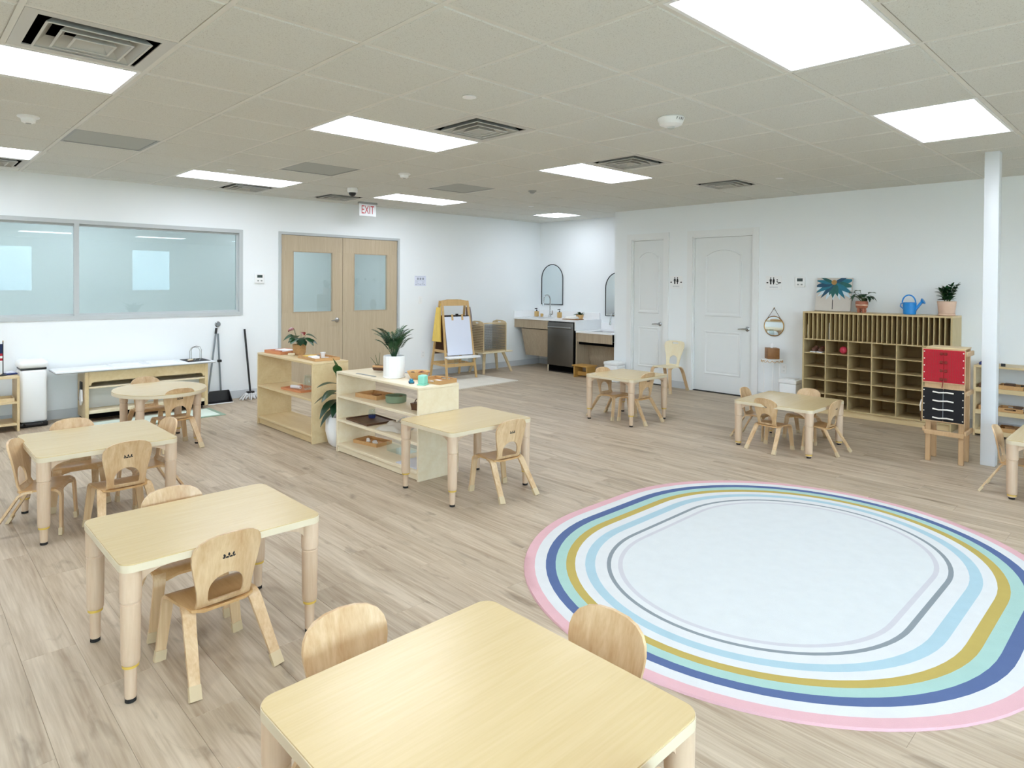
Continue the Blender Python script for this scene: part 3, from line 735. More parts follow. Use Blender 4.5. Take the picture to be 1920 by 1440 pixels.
# ================================================================== TABLES
def table_leg(parent, lx, ly, h, ext, sx, sy):
    """turned leg with height ring; sx, sy point to the table centre"""
    m = MB(); top = h-0.030
    lg = m.lathe([(0.0265, ext+0.011), (0.030, ext+0.016), (0.0315, ext+0.028), (0.0335, top-0.125), (0.0335, top-0.118), (0.031, top-0.116), (0.031, top-0.111), (0.0355, top-0.108), (0.036, top)], lx, ly, 18).build('leg', 'leg_maple', parent)
    MB().lathe([(0.024, ext), (0.0275, ext+0.002), (0.0275, ext+0.009), (0.025, ext+0.012)], lx, ly, 18).build('height_ring', 'ring_yellow', lg)
    if ext > 0.03:
        MB().lathe([(0.018, 0.014), (0.0195, 0.03), (0.021, ext+0.002)], lx, ly, 16).build('leg_extension', 'leg_maple', lg)
    else:
        MB().lathe([(0.022, 0.014), (0.028, 0.018), (0.028, ext+0.002)], lx, ly, 16).build('leg_extension', 'leg_maple', lg)
    MB().lathe([(0.016, 0.0), (0.019, 0.002), (0.019, 0.015)], lx, ly, 14).build('foot_pad', 'rubber', lg)
    for ax in (0, 1):
        s = (sx, sy)[ax]; prof = [(0.0, top), (0.125, top), (0.125, top-0.012)] + [(0.125-0.10*math.sin(R(a)), top-0.012-0.062*(1-math.cos(R(a)))) for a in (20, 40, 60, 80, 90)] + [(0.0, top-0.08)]
        mm = MB()
        if ax == 0: mm.prism([(lx+s*u, v) for u, v in prof], ly-0.011, ly+0.011, 'y')
        else: mm.prism([(ly+s*u, v) for u, v in prof], lx-0.011, lx+0.011, 'x')
        mm.build('corner_bracket', 'leg_maple', lg)
def table(label, x0, x1, y0, y1, h, ext, grain_y=False, r=0.045):
    cx, cy = (x0+x1)/2, (y0+y1)/2; a, b = (x1-x0)/2, (y1-y0)/2
    t = thing('activity_table', label, 'table', (cx, cy, 0), group='rectangular maple activity tables')
    MB().prism(rrect(-a+0.002, a-0.002, -b+0.002, b-0.002, r-0.002), h-0.004, h).build('tabletop', 'table_maple', t)
    MB().prism(rrect(-a, a, -b, b, r), h-0.030, h-0.004).build('edge_band', 'edge_band', t)
    for sx in (-1, 1):
        for sy in (-1, 1): table_leg(t, sx*(a-0.039), sy*(b-0.039), h, ext, -sx, -sy)
    return t
table('large square maple table in the foreground with glare on its top', 0.632, 1.378, 0.775, 1.530, 0.502, 0.12)
table('maple table left of the foreground table with two chairs', 0.592, 1.352, 2.560, 3.175, 0.502, 0.125)
table('maple table with four chairs at the left edge of the photo', 0.612, 1.352, 4.440, 5.205, 0.502, 0.09)
table('maple table with one chair beside the three-tier shelf', 2.700, 3.468, 3.365, 3.985, 0.502, 0.10)
table('small maple table with two chairs before the white doors', 5.598, 6.290, 4.000, 4.640, 0.497, 0.11)
table('low maple table with four chairs before the cubby unit', 5.730, 6.508, 2.230, 2.955, 0.42, 0.022)
table('low maple table cut off by the right edge of the photo', 5.690, 6.450, 0.270, 0.890, 0.42, 0.022)
t = thing('oval_table', 'oval maple table with two chairs before the white sensory table', 'table', (1.845, 6.60, 0))
_ov = [(0.385*math.cos(R(a)), 0.44*math.sin(R(a))) for a in range(0, 360, 8)]
MB().prism([(u*0.997, v*0.997) for u, v in _ov], 0.498, 0.502).build('tabletop', 'table_maple', t)
MB().prism(_ov, 0.470, 0.498).build('edge_band', 'edge_band', t)
for sx in (-1, 1):
    for sy in (-1, 1): table_leg(t, sx*0.235, sy*0.27, 0.502, 0.05, -sx, -sy)

# ================================================================== CHAIRS
def chair_back_y(z):
    pts = [(0.255, -0.040), (0.272, -0.052), (0.30, -0.060), (0.36, -0.068), (0.45, -0.085), (0.56, -0.115)]
    for (a, b), (c, d) in zip(pts, pts[1:]):
        if z <= c: return b + (d-b)*max(0, (z-a))/(c-a)
    return pts[-1][1]
def make_chair(label):
    t = thing('child_chair', label, 'chair', group='bentwood children\'s chairs')
    # seat: plywood sheet with a waterfall front
    def seat_z(y):
        if y > 0.135: return 0.268 - ((y-0.135)/0.05)**2*0.030
        return 0.256 + 0.012*max(0, (y+0.05)/0.185)
    so = [(-0.118, -0.035), (-0.08, -0.055), (0.08, -0.055), (0.118, -0.035), (0.132, 0.02), (0.145, 0.10), (0.146, 0.155), (0.135, 0.178), (0.10, 0.182), (0.05, 0.172), (-0.05, 0.172), (-0.10, 0.182), (-0.135, 0.178), (-0.146, 0.155), (-0.145, 0.10), (-0.132, 0.02)]
    MB().plate(so, [], 0.022, lambda u, v, o: Vector((u, v, seat_z(v)+o-0.006*(1-min(1, (u/0.12)**2))*(1 if v < 0.14 else 0.5))), 0.011).build('seat', 'chair_seat', t, 45)
    half = [(0.104, 0.258), (0.103, 0.29), (0.107, 0.33), (0.115, 0.37), (0.124, 0.41), (0.131, 0.45), (0.132, 0.475), (0.126, 0.50), (0.112, 0.52), (0.085, 0.536), (0.05, 0.544), (0.0, 0.547)]
    out = half + [(-u, v) for u, v in reversed(half[:-1])]
    hole = [(-0.062, 0.284), (0.062, 0.284), (0.067, 0.292), (0.068, 0.322)] + [(0.068*math.cos(R(a)), 0.322+0.062*math.sin(R(a))) for a in range(15, 180, 15)] + [(-0.068, 0.322), (-0.067, 0.292)]
    def bend(u, v, o): return Vector((u, chair_back_y(v) + 1.1*u*u - o, v))
    bk = MB().plate(out, [hole], 0.022, bend, 0.011).build('backrest', 'chair_ply', t, 45)
    # leaf emblem on the rear face
    em = MB()
    def leaf(u0, v0, ang, ln, wd):
        pts = []
        for k in range(7):
            s = k/6; pts.append((s*ln, wd*math.sin(math.pi*s)**0.8))
        pts += [(p[0], -p[1]) for p in reversed(pts[1:-1])]
        ca, sa = math.cos(R(ang)), math.sin(R(ang)); vs = []
        for a, b in pts:
            u, v = u0+a*ca-b*sa, v0+a*sa+b*ca; q = bend(u, v, 0.0062); vs.append(q)
        em.add(vs, [tuple(range(len(vs)))])
    for k in (-1, 0, 1):
        x = k*0.0145
        leaf(x, 0.449-abs(k)*0.001, 100-18*k, 0.017, 0.0042); leaf(x, 0.445, 25, 0.012, 0.0036); leaf(x, 0.445, 160, 0.012, 0.0036)
    em.build('leaf_emblem', 'ink', bk)
    for s in (-1, 1):
        for pts, ws, nm in (([(s*0.112, 0.035, 0.257), (s*0.118, 0.005, 0.256), (s*0.122, -0.018, 0.250), (s*0.126, -0.034, 0.236), (s*0.130, -0.048, 0.212), (s*0.157, -0.176, 0.006)], [0.044, 0.048, 0.048, 0.047, 0.046, 0.036], 'rear'),
                            ([(s*0.112, 0.105, 0.262), (s*0.120, 0.140, 0.263), (s*0.123, 0.163, 0.257), (s*0.126, 0.177, 0.243), (s*0.129, 0.181, 0.220), (s*0.155, 0.186, 0.006)], [0.046, 0.050, 0.049, 0.047, 0.045, 0.036], 'front')):
            lg = MB().strip(pts, (1, 0, 0), ws, 0.0125).build('leg', 'chair_ply', t, 50)
            a, b = Vector(pts[-2]), Vector(pts[-1]); d = (b-a).normalized(); tip = Vector((b.x, b.y, 0.0)); up = tip - d*0.042/abs(d.z)
            MB().strip([up, up + (tip-up)*0.5, tip], (1, 0, 0), [0.041, 0.0415, 0.042], 0.019).build('foot_boot', 'boot_tan', lg)
    return t
CH = [  # x, y, rot (0 faces +Y), scale, label
    (0.945, 2.622, 3, 1, 'chair with leaf emblem at the near side of the table left of the foreground table'),
    (0.955, 3.150, 180, 1, 'chair at the far side of the table left of the foreground table, facing the camera'),
    (0.955, 1.600, 178, 1, 'chair showing a striped-grain backrest behind the left edge of the foreground table'),
    (1.425, 1.150, 92, 1, 'chair whose backrest overlaps the striped rug, right of the foreground table'),
    (0.600, 1.205, -90, 1, 'chair barely peeking in at the bottom left of the foreground table'),
    (1.02, 0.820, 0, 1, 'chair barely peeking in at the bottom right corner of the foreground table'),
    (0.930, 5.225, 180, 1, 'chair at the window side of the four-chair table on the left'),
    (0.645, 4.810, -114, 1, 'chair cut by the left edge, seen from the side at the four-chair table'),
    (1.340, 4.890, 96, 1, 'chair at the door side of the four-chair table on the left, showing only its back'),
    (1.045, 4.455, 2, 1, 'chair with leaf emblem at the near side of the four-chair table on the left'),
    (1.860, 7.050, 180, 1, 'chair behind the oval table, facing the camera'),
    (1.892, 6.300, 4, 1, 'chair with leaf emblem in front of the oval table'),
    (3.185, 3.372, -4, 1, 'chair pushed to the table beside the three-tier shelf, all four legs visible'),
    (5.935, 4.120, -1, 1, 'chair with its back to the camera at the small table before the white doors'),
    (5.900, 4.540, 178, 1, 'chair on the far left side of the small table before the white doors'),
    (5.810, 2.640, -97, 0.87, 'chair with its back to the camera at the low table before the cubby unit'),
    (6.520, 2.600, 88, 0.87, 'pale chair between the low table and the cubby unit'),
    (6.130, 2.250, -2, 0.87, 'chair seen edge-on at the right side of the low table before the cubby unit'),
    (6.180, 2.985, 183, 0.87, 'chair at the far left side of the low table before the cubby unit'),
    (5.920, 0.900, 180, 0.87, 'chair seen from the side at the table cut off by the right edge'),
]
c0 = make_chair(CH[0][4]); c0.location = (CH[0][0], CH[0][1], 0); c0.rotation_euler = (0, 0, R(CH[0][2]))
for x, y, rz, sc, lb in CH[1:]:
    dup(c0, (x, y, 0), rz, lb, scale=sc)
# taller adult-size stacking chair beside the door
t = thing('stacking_chair', 'taller pale plywood chair with a slotted backrest standing by the narrow door', 'chair', (7.92, 5.05, 0), 90)
def tb(z): return -0.11 - 0.22*max(0, z-0.36)
half = [(0.105, 0.345), (0.103, 0.38), (0.108, 0.43), (0.122, 0.50), (0.145, 0.57), (0.158, 0.62), (0.156, 0.655), (0.14, 0.68), (0.10, 0.692), (0.0, 0.697)]
out = half + [(-u, v) for u, v in reversed(half[:-1])]
hole = [(-0.06, 0.372), (0.06, 0.372), (0.064, 0.42)] + [(0.064*math.cos(R(a)), 0.43+0.06*math.sin(R(a))) for a in range(15, 180, 15)] + [(-0.064, 0.42)]
slot = rrect(-0.048, 0.048, 0.652, 0.672, 0.009, 3)
MB().plate(out, [hole, slot], 0.024, lambda u, v, o: Vector((u, tb(v)+0.9*u*u-o, v)), 0.012).build('backrest', 'chair_pale', t, 45)
MB().plate([(-0.12, -0.12), (0.12, -0.12), (0.15, 0.0), (0.16, 0.15), (0.14, 0.18), (-0.14, 0.18), (-0.16, 0.15), (-0.15, 0.0)], [], 0.03, lambda u, v, o: Vector((u, v, 0.345+0.1*max(0, v)*0.2+o)), 0.012).build('seat', 'chair_pale', t, 45)
for s in (-1, 1):
    for pts in ([(s*0.12, -0.05, 0.338), (s*0.13, -0.085, 0.336), (s*0.137, -0.11, 0.315), (s*0.145, -0.135, 0.27), (s*0.165, -0.235, 0.006)], [(s*0.12, 0.12, 0.338), (s*0.132, 0.165, 0.336), (s*0.138, 0.185, 0.315), (s*0.142, 0.19, 0.28), (s*0.165, 0.205, 0.006)]):
        lg = MB().strip(pts, (1, 0, 0), [0.05, 0.05, 0.05, 0.048, 0.038], 0.013).build('leg', 'chair_ply', t, 50)
        a, b = Vector(pts[-2]), Vector(pts[-1]); d = (b-a).normalized(); tip = Vector((b.x, b.y, 0)); up = tip-d*0.045/abs(d.z)
        MB().strip([up, tip], (1, 0, 0), 0.043, 0.020).build('foot_boot', 'boot_tan', lg)

# ================================================================== RUGS
def stadium(rad, half, cx, cy, n=40):
    out = []
    for k in range(n+1): a = R(-90+180*k/n); out.append((cx+half+rad*math.cos(a), cy+rad*math.sin(a)))
    for k in range(n+1): a = R(90+180*k/n); out.append((cx-half+rad*math.cos(a), cy+rad*math.sin(a)))
    return out
rc = (3.530, 1.548); RO, RH = 1.222, 0.235
rg = thing('striped_rug', 'large oval rug with concentric pastel stripes around a pale centre', 'rug', (rc[0], rc[1], 0))
bands = [('pink_stripe', 'rug_pink', 0.0), ('white_stripe', 'rug_white', 0.060), ('blue_stripe', 'rug_blue', 0.126), ('mint_stripe', 'rug_mint', 0.184), ('mustard_stripe', 'rug_gold', 0.247), ('white_stripe', 'rug_white', 0.300), ('sky_stripe', 'rug_sky', 0.360), ('white_stripe', 'rug_white', 0.418), ('grey_stripe', 'rug_grey', 0.487), ('white_stripe', 'rug_white', 0.511), ('lilac_stripe', 'rug_lilac', 0.552), ('centre_field', 'rug_centre', 0.576)]
def rug_z(x, y, off): return 0.0085 + 0.0012*math.sin(5.1*x+2*y)*math.sin(4.3*y-x)
for k, (nm, mt, off) in enumerate(bands):
    hl = lambda o: RH + 0.09*min(1, o/0.55)
    a = stadium(RO-off, hl(off), *rc)
    m = MB(rg)
    if k+1 < len(bands):
        b = stadium(RO-bands[k+1][2], hl(bands[k+1][2]), *rc); n = len(a)
        vs = [(p[0], p[1], rug_z(*p, off)) for p in a] + [(p[0], p[1], rug_z(*p, off)) for p in b]
        fs = [(i, (i+1) % n, n+(i+1) % n, n+i) for i in range(n)]
        if k == 0:
            vs += [(rc[0]+(p[0]-rc[0])*1.003, rc[1]+(p[1]-rc[1])*1.003, 0.0004) for p in a]; fs += [(i, 2*n+i, 2*n+(i+1) % n, (i+1) % n) for i in range(n)]
        m.add(vs, fs)
    else:
        m.plate(a, [], 0.12, lambda u, v, o: Vector((u, v, rug_z(u, v, 0) if o > 0 else 0.001)), 0.004)
    m.build(nm, mt, rg, 60)
m = MB(rg).prism(stadium(RO*1.0015, RH, *rc), 0.0003, 0.0012); m.build('binding', 'rug_back', rg)
t = thing('beige_rug', 'beige woven rug under the easel', 'rug', (6.25, 7.66, 0), 0)
MB().plate([(-0.62, -0.58), (0.75, -0.545), (0.72, 0.42), (-0.60, 0.40)], [], 0.1, lambda u, v, o: Vector((u, v, 0.004+o+0.001*math.sin(9*u)*math.sin(7*v))), 0.006).build('pile', 'rug_beige', t)
m = MB()
for k in range(34): x = -0.60+1.33*k/33; m.box(x-0.004, x+0.004, -0.60-0.02*(1-k/33)+0.025*k/33, -0.575+0.033*k/33, 0.0005, 0.003)
m.build('fringe', 'rug_beige', t)
t = thing('floor_mat', 'pale green patterned play mat before the white sensory table', 'mat', (2.0, 7.72, 0), 0)
MB().prism([(-0.75, -0.26), (0.76, -0.26), (0.76, 0.25), (-0.75, 0.25)], 0.0005, 0.006).build('mat_edge', 'mat_edge', t)
MB().prism([(-0.70, -0.215), (0.71, -0.215), (0.71, 0.215), (-0.70, 0.215)], 0.006, 0.0075).build('mat_field', 'mat_green', t)

# ================================================================== PLANTS (helper)
_lm = {}
def leaf_mesh(L, W, droop, fold, mat, tip=1.0):
    k = (round(L, 3), round(W, 3), round(droop, 2), round(fold, 2), mat, tip)
    if k in _lm: return _lm[k]
    vs = []; fs = []; n = 7
    for i in range(n+1):
        s = i/n; w_ = W*max(0.02, math.sin(math.pi*min(1, s**tip)))**0.85*0.5 if 0 < i < n else W*0.03
        x = L*s*(1-0.15*droop*s); z = -droop*L*s*s
        vs += [(x, -w_, z+fold*w_), (x, 0, z), (x, w_, z+fold*w_)]
    for i in range(n):
        a = 3*i; fs += [(a, a+1, a+4, a+3), (a+1, a+2, a+5, a+4)]
    me = bpy.data.meshes.new('leaf'); me.from_pydata(vs, [], fs); me.update(); me.polygons.foreach_set('use_smooth', [True]*len(fs)); me.materials.append(MATS[mat]); _lm[k] = me
    return me
def add_leaf(th, pos, az, el, L, W, droop=0.3, fold=0.3, mat='leaf_green', roll=0, tip=1.0, name='leaf'):
    o = link(name, leaf_mesh(L, W, droop, fold, mat, tip), th); o.location = pos
    o.rotation_mode = 'XYZ'; o.rotation_euler = (R(roll), -R(el), R(az)); return o
def curve_pts(p0, p1, bow, n=6):
    p0 = Vector(p0); p1 = Vector(p1); out = []
    for i in range(n+1):
        s = i/n; p = p0.lerp(p1, s); p += Vector(bow)*math.sin(math.pi*s); out.append(p)
    return out

# ================================================================== LOW SHELVES
def shelf_unit(label, x0, x1, y0, y1, h, levels, base, mat, th=0.020):
    t = thing('low_shelf', label, 'shelf', ((x0+x1)/2, (y0+y1)/2, 0), group='open birch shelves')
    for a in (y0, y1-th): MB(t).rbox(x0, x1, a, a+th, 0, h-th, 0.002, 1).build('side_panel', mat, t)
    MB(t).rbox(x0, x1, y0, y1, h-th, h, 0.003, 2).build('top_board', mat, t)
    for z in levels: MB(t).rbox(x0, x1, y0+th+0.0005, y1-th-0.0005, z-th, z, 0.002, 1).build('shelf_board', mat, t)
    MB(t).box(x0+0.018, x0+0.036, y0+th, y1-th, 0.004, base-th).build('kick_board', mat, t)
    return t
shelf_unit('two-tier open birch shelf in front of the oak doors', 2.835, 3.205, 5.575, 6.800, 0.748, [0.085, 0.412], 0.085, 'birch')
shelf_unit('three-tier open birch shelf with the ribbed white planter on top', 2.882, 3.272, 3.990, 5.220, 0.708, [0.075, 0.290, 0.500], 0.075, 'birch_pale')

def tray(label, cx, cy, z, lx, ly, h, rz, mat, handles=False, name='tray', wall=0.008):
    t = thing(name, label, 'tray', (cx, cy, z), rz); a, b = lx/2, ly/2
    MB().box(-a, a, -b, b, 0.0, 0.006).build('tray_base', mat, t)
    for q in ((-a, a, -b, -b+wall), (-a, a, b-wall, b)): MB().box(q[0], q[1], q[2], q[3], 0.006, h).build('tray_side', mat, t)
    for s in (-1, 1):
        x0, x1 = (s*a, s*(a-wall))
        if handles:
            m = MB(); lo, hi = min(x0, x1), max(x0, x1)
            m.box(lo, hi, -b+wall, b-wall, 0.006, h*0.45); m.box(lo, hi, -b+wall, -b*0.45, h*0.45, h); m.box(lo, hi, b*0.45, b-wall, h*0.45, h); m.box(lo, hi, -b*0.45, b*0.45, h*0.82, h*1.05)
            m.build('tray_end', mat, t)
        else: MB().box(min(x0, x1), max(x0, x1), -b+wall, b-wall, 0.006, h).build('tray_end', mat, t)
    return t
def slab(name, label, cat, x0, x1, y0, y1, z0, z1, mat, rz=0, r=0.002):
    cx, cy = (x0+x1)/2, (y0+y1)/2; a, b = (x1-x0)/2, (y1-y0)/2
    o = MB().rbox(-a, a, -b, b, 0, z1-z0, r, 1).build(name, mat); o.location = (cx, cy, z0); o.rotation_euler = (0, 0, R(rz))
    return tag(o, label, cat)
# --- on the two-tier shelf
zt = 0.749
tray('orange wooden tray with papers at the far end of the two-tier shelf top', 3.02, 6.58, zt, 0.25, 0.33, 0.030, 4, 'orange_tray')
slab('paper_stack', 'white papers lying in the orange tray on the shelf top', 'paper', 2.98, 3.10, 6.46, 6.66, zt+0.007, zt+0.036, 'paper', 14)
slab('wooden_card', 'orange card leaning in the orange tray on the shelf top', 'card', 2.93, 2.97, 6.50, 6.68, zt+0.007, zt+0.030, 'terracotta', 2)
slab('wood_block', 'small pale wood block beside the orange tray', 'block', 2.96, 3.0, 6.28, 6.34, zt, zt+0.022, 'birch_pale', 20)
t = thing('anthurium_plant', 'red anthurium in a woven brown pot on the two-tier shelf', 'plant', (3.075, 6.33, zt))
MB().lathe([(0.055, 0), (0.062, 0.02), (0.068, 0.10), (0.066, 0.104), (0.060, 0.095), (0.05, 0.03)], n=20).build('pot', 'pot_woven', t)
MB().cyl(0, 0, 0.075, 0.09, 0.058, n=16).build('soil', 'soil', t)
rr = random.Random(3)
for k, (az, el, ln, w_, mt) in enumerate(((215, 55, 0.10, 0.085, 'leaf_green'), (150, 60, 0.10, 0.08, 'leaf_green'), (250, 65, 0.11, 0.09, 'leaf_dark'), (300, 58, 0.12, 0.085, 'leaf_green'), (340, 60, 0.11, 0.08, 'leaf_green'), (20, 50, 0.10, 0.07, 'leaf_dark'), (90, 62, 0.10, 0.08, 'leaf_green'), (270, 35, 0.07, 0.05, 'leaf_dark'), (200, 38, 0.07, 0.05, 'leaf_dark'), (320, 34, 0.09, 0.05, 'leaf_dark'), (60, 36, 0.07, 0.05, 'leaf_dark'), (130, 70, 0.055, 0.055, 'leaf_red'), (170, 74, 0.06, 0.06, 'leaf_red'), (280, 76, 0.05, 0.05, 'leaf_red'))):
    d = 0.085+0.05*rr.random() + (0.05 if mt == 'leaf_red' else 0)
    tip = Vector((d*math.cos(R(az))*math.cos(R(el)), d*math.sin(R(az))*math.cos(R(el)), 0.09+d*math.sin(R(el))))
    MB().tube(curve_pts((0.01*math.cos(R(az)), 0.01*math.sin(R(az)), 0.085), tip, (0, 0, 0.008), 4), 0.0018, 5).build('stem', 'stem', t)
    add_leaf(t, tip, az, 5-20*rr.random(), ln*1.15, w_*1.2, 0.35, 0.25, mt, rr.uniform(-20, 20), 0.75)
tray('golden wooden tray of small activities at the near end of the two-tier shelf top', 3.045, 5.86, zt, 0.25, 0.40, 0.026, -3, 'tray_wood')
slab('yellow_folder', 'yellow paper folder in the golden tray', 'paper', 2.96, 3.08, 5.93, 6.03, zt+0.007, zt+0.024, 'yellow_paper', 10)
slab('white_card', 'white card lying in the golden tray', 'paper', 2.95, 3.03, 5.80, 5.90, zt+0.0068, zt+0.030, 'paper', -8)
t = thing('white_cup', 'small white paper cup on the golden tray', 'cup', (3.10, 5.88, zt+0.0065)); MB().lathe([(0.018, 0), (0.024, 0.045), (0.026, 0.05), (0.022, 0.048), (0.016, 0.006)], n=16).build('cup_body', 'plastic_white', t); MB().lathe([(0.026, 0.049), (0.0275, 0.051), (0.026, 0.053)], n=16, closed=False).build('rim', 'plastic_white', t)
t = thing('glass_dish', 'small clear dish on the golden tray', 'dish', (3.05, 5.745, zt+0.0065)); MB().lathe([(0.025, 0), (0.036, 0.016), (0.034, 0.016), (0.022, 0.004)], n=18).build('dish_bowl', 'clear_glass', t); MB().lathe([(0.034, 0.016), (0.037, 0.018), (0.034, 0.019)], n=18, closed=False).build('rim', 'plastic_white', t)
t = thing('grey_rock', 'small grey pebble on the golden tray', 'stone', (3.085, 5.95, zt+0.0065)); MB().ball((0, 0, 0.012), (0.022, 0.016, 0.012), 10, 7).build('stone_body', 'plastic_grey', t); t2 = t
tray('orange tray with a glass jug on the middle board of the two-tier shelf', 3.02, 6.17, 0.4125, 0.24, 0.36, 0.022, 6, 'orange_tray')
t = thing('paper_roll', 'white paper roll in the orange tray on the middle board', 'paper roll', (2.99, 6.23, 0.419), 20); MB().tube([(0, -0.06, 0.018), (0, 0.06, 0.018)], 0.018, 14).build('roll', 'paper', t); MB().tube([(0, -0.061, 0.018), (0, 0.061, 0.018)], 0.006, 8).build('core', 'tray_wood', t)
t = thing('glass_jug', 'clear glass jug on the orange tray of the two-tier shelf', 'jug', (3.06, 6.08, 0.419))
MB().lathe([(0.045, 0), (0.055, 0.01), (0.06, 0.06), (0.05, 0.11), (0.046, 0.13), (0.05, 0.145), (0.048, 0.145), (0.043, 0.13), (0.047, 0.11), (0.056, 0.06), (0.05, 0.012)], n=22).build('jug_body', 'clear_glass', t)
MB().tube([(0, 0.048, 0.125), (0, 0.085, 0.12), (0, 0.095, 0.08), (0, 0.075, 0.045), (0, 0.057, 0.04)], 0.005, 8).build('handle', 'clear_glass', t)
# --- floor plant between the shelves
t = thing('fiddle_leaf_plant', 'tall dark-leaved plant in a white floor pot between the two shelves', 'plant', (3.03, 5.395, 0))
MB().lathe([(0.085, 0), (0.115, 0.03), (0.142, 0.14), (0.138, 0.24), (0.128, 0.275), (0.12, 0.27), (0.128, 0.20), (0.10, 0.04)], n=26).build('pot', 'pot_white', t)
MB().cyl(0, 0, 0.21, 0.235, 0.126, n=20).build('soil', 'soil', t)
MB().tube(curve_pts((0, 0, 0.22), (-0.05, 0.01, 0.66), (0.02, 0, 0), 6), [0.012, 0.011, 0.010, 0.009, 0.008, 0.007, 0.006], 7).build('trunk', 'stem', t)
for (z, az, el, L, W, dr_, mt) in ((0.64, 170, 78, 0.17, 0.10, 0.1, 'leaf_bright'), (0.64, 230, 62, 0.16, 0.085, 0.3, 'leaf_bright'), (0.56, 185, 18, 0.22, 0.085, 0.35, 'leaf_dark'), (0.50, 205, 10, 0.24, 0.10, 0.45, 'leaf_dark'), (0.47, 160, 5, 0.22, 0.09, 0.45, 'leaf_dark'), (0.42, 190, -8, 0.24, 0.11, 0.5, 'leaf_dark'), (0.40, 225, -4, 0.20, 0.09, 0.5, 'leaf_dark'), (0.34, 180, -12, 0.22, 0.09, 0.5, 'leaf_dark'), (0.5, 20, 30, 0.12, 0.07, 0.4, 'leaf_dark'), (0.42, 340, 20, 0.12, 0.07, 0.5, 'leaf_dark'), (0.58, 0, 55, 0.12, 0.07, 0.3, 'leaf_green')):
    add_leaf(t, (-0.03, 0.005, z), az, el, L, W, dr_, 0.25, mt, 0, 0.85)
# --- on the three-tier shelf
zt = 0.709
slab('grey_ruler', 'thin dark grey strip lying on the three-tier shelf top', 'ruler', 2.935, 2.957, 4.70, 4.97, zt, zt+0.004, 'plastic_grey', 3, 0.001)
t = thing('twig_bundle', 'bundle of twigs and cut wood slices beside the ribbed planter', 'twigs', (3.14, 4.93, zt), 30)
for k in range(9):
    a = k*40; MB().tube([(0.02*math.cos(R(a)), -0.05, 0.02+0.014*(k % 3)), (0.02*math.cos(R(a))+0.01*math.sin(k), 0.05, 0.022+0.014*(k % 3))], 0.010, 8).build('twig', 'tray_wood' if k % 2 else 'dark_wood', t)
for k in range(3): MB().tube([(0.01*k, 0.02, 0.05), (0.03*k-0.05, 0.06-0.03*k, 0.13+0.02*k)], [0.003, 0.0015], 5).build('sprig', 'stem', t)
t = thing('palm_plant', 'small palm in a ribbed white planter on the three-tier shelf', 'plant', (3.055, 4.575, zt))
prof = []; vs = []; fs = []
NN = 72
for zi, (z, k) in enumerate(((0.012, 0.98), (0.02, 1.0), (0.175, 1.0), (0.182, 0.98), (0.180, 0.92), (0.14, 0.90))):
    for q in range(NN):
        a = 2*math.pi*q/NN; rad = 0.087*k*(1 + (0.045*(abs(math.sin(a*9))-0.5) if 1 <= zi <= 2 else 0)); vs.append((rad*math.cos(a), rad*math.sin(a), z))
for i in range(5):
    for q in range(NN): fs.append((i*NN+q, i*NN+(q+1) % NN, (i+1)*NN+(q+1) % NN, (i+1)*NN+q))
fs.append(tuple(reversed(range(NN))))
MB().add(vs, fs).build('ribbed_pot', 'pot_white', t, 60)
MB().lathe([(0.088, 0), (0.092, 0.003), (0.092, 0.012), (0.08, 0.012)], n=28).build('saucer', 'pot_white', t)
MB().cyl(0, 0, 0.14, 0.158, 0.08, n=20).build('soil', 'soil', t)
rr = random.Random(11)
for k in range(24):
    az = k*360/24*5 + rr.uniform(-12, 12); L = rr.uniform(0.20, 0.34); el = rr.uniform(74, 88) - (0 if k % 3 else 8)
    m = MB(); rach = []
    d = Vector((math.cos(R(az)), math.sin(R(az)), 0))
    for i in range(9):
        s = i/8; out = L*s*math.cos(R(el)) + 0.20*L*s**2.6; up = L*s*math.sin(R(el)) - 0.22*L*s**3
        rach.append(d*(0.012+out) + Vector((0, 0, 0.155+up)))
    m.tube(rach, [0.0028-0.0002*i for i in range(9)], 5)
    side = d.cross(Vector((0, 0, 1)))
    for i in range(3, 9):
        for sg in (-1, 1):
            for fr in (0.0, 0.5):
                if i+fr > 8: continue
                p = rach[i].lerp(rach[min(8, i+1)], fr); tg = (rach[min(8, i+1)]-rach[i-1]).normalized()
                ln = 0.062*(1-0.07*(i-3)); e = p + (side*sg*0.75 + tg*0.8 + Vector((0, 0, -0.25)))*ln; mid_ = p.lerp(e, 0.45)
                ww = (tg*0.006)
                m.add([p, mid_+ww, e, mid_-ww], [(0, 1, 2, 3)])
    m.build('frond', 'leaf_green' if k % 2 else 'leaf_dark', t)
t = thing('wicker_basket', 'shallow wicker basket of brown pieces on the three-tier shelf', 'basket', (3.165, 4.385, zt))
MB().lathe([(0.055, 0), (0.065, 0.01), (0.092, 0.055), (0.096, 0.06), (0.090, 0.058), (0.06, 0.012)], n=24).build('basket_bowl', 'wicker', t)
for k in range(8): MB().ball((0.05*math.cos(k*2.2), 0.05*math.sin(k*2.2), 0.045+0.004*(k % 2)), (0.02, 0.012, 0.008), 8, 6).build('seed_pod', 'dark_wood' if k % 2 else 'terracotta', t)
t = thing('blue_toy', 'glossy blue toy car on the three-tier shelf top', 'toy', (2.975, 4.215, zt), 60)
MB().rbox(-0.035, 0.035, -0.016, 0.016, 0.006, 0.022, 0.006).build('toy_body', 'teal_blue', t); MB().rbox(-0.016, 0.02, -0.014, 0.014, 0.02, 0.034, 0.006).build('toy_cab', 'teal_blue', t)
for sx in (-0.02, 0.02):
    for sy in (-0.016, 0.016): MB().tube([(sx, sy-0.004, 0.008), (sx, sy+0.004, 0.008)], 0.008, 10).build('wheel', 'navy', t)
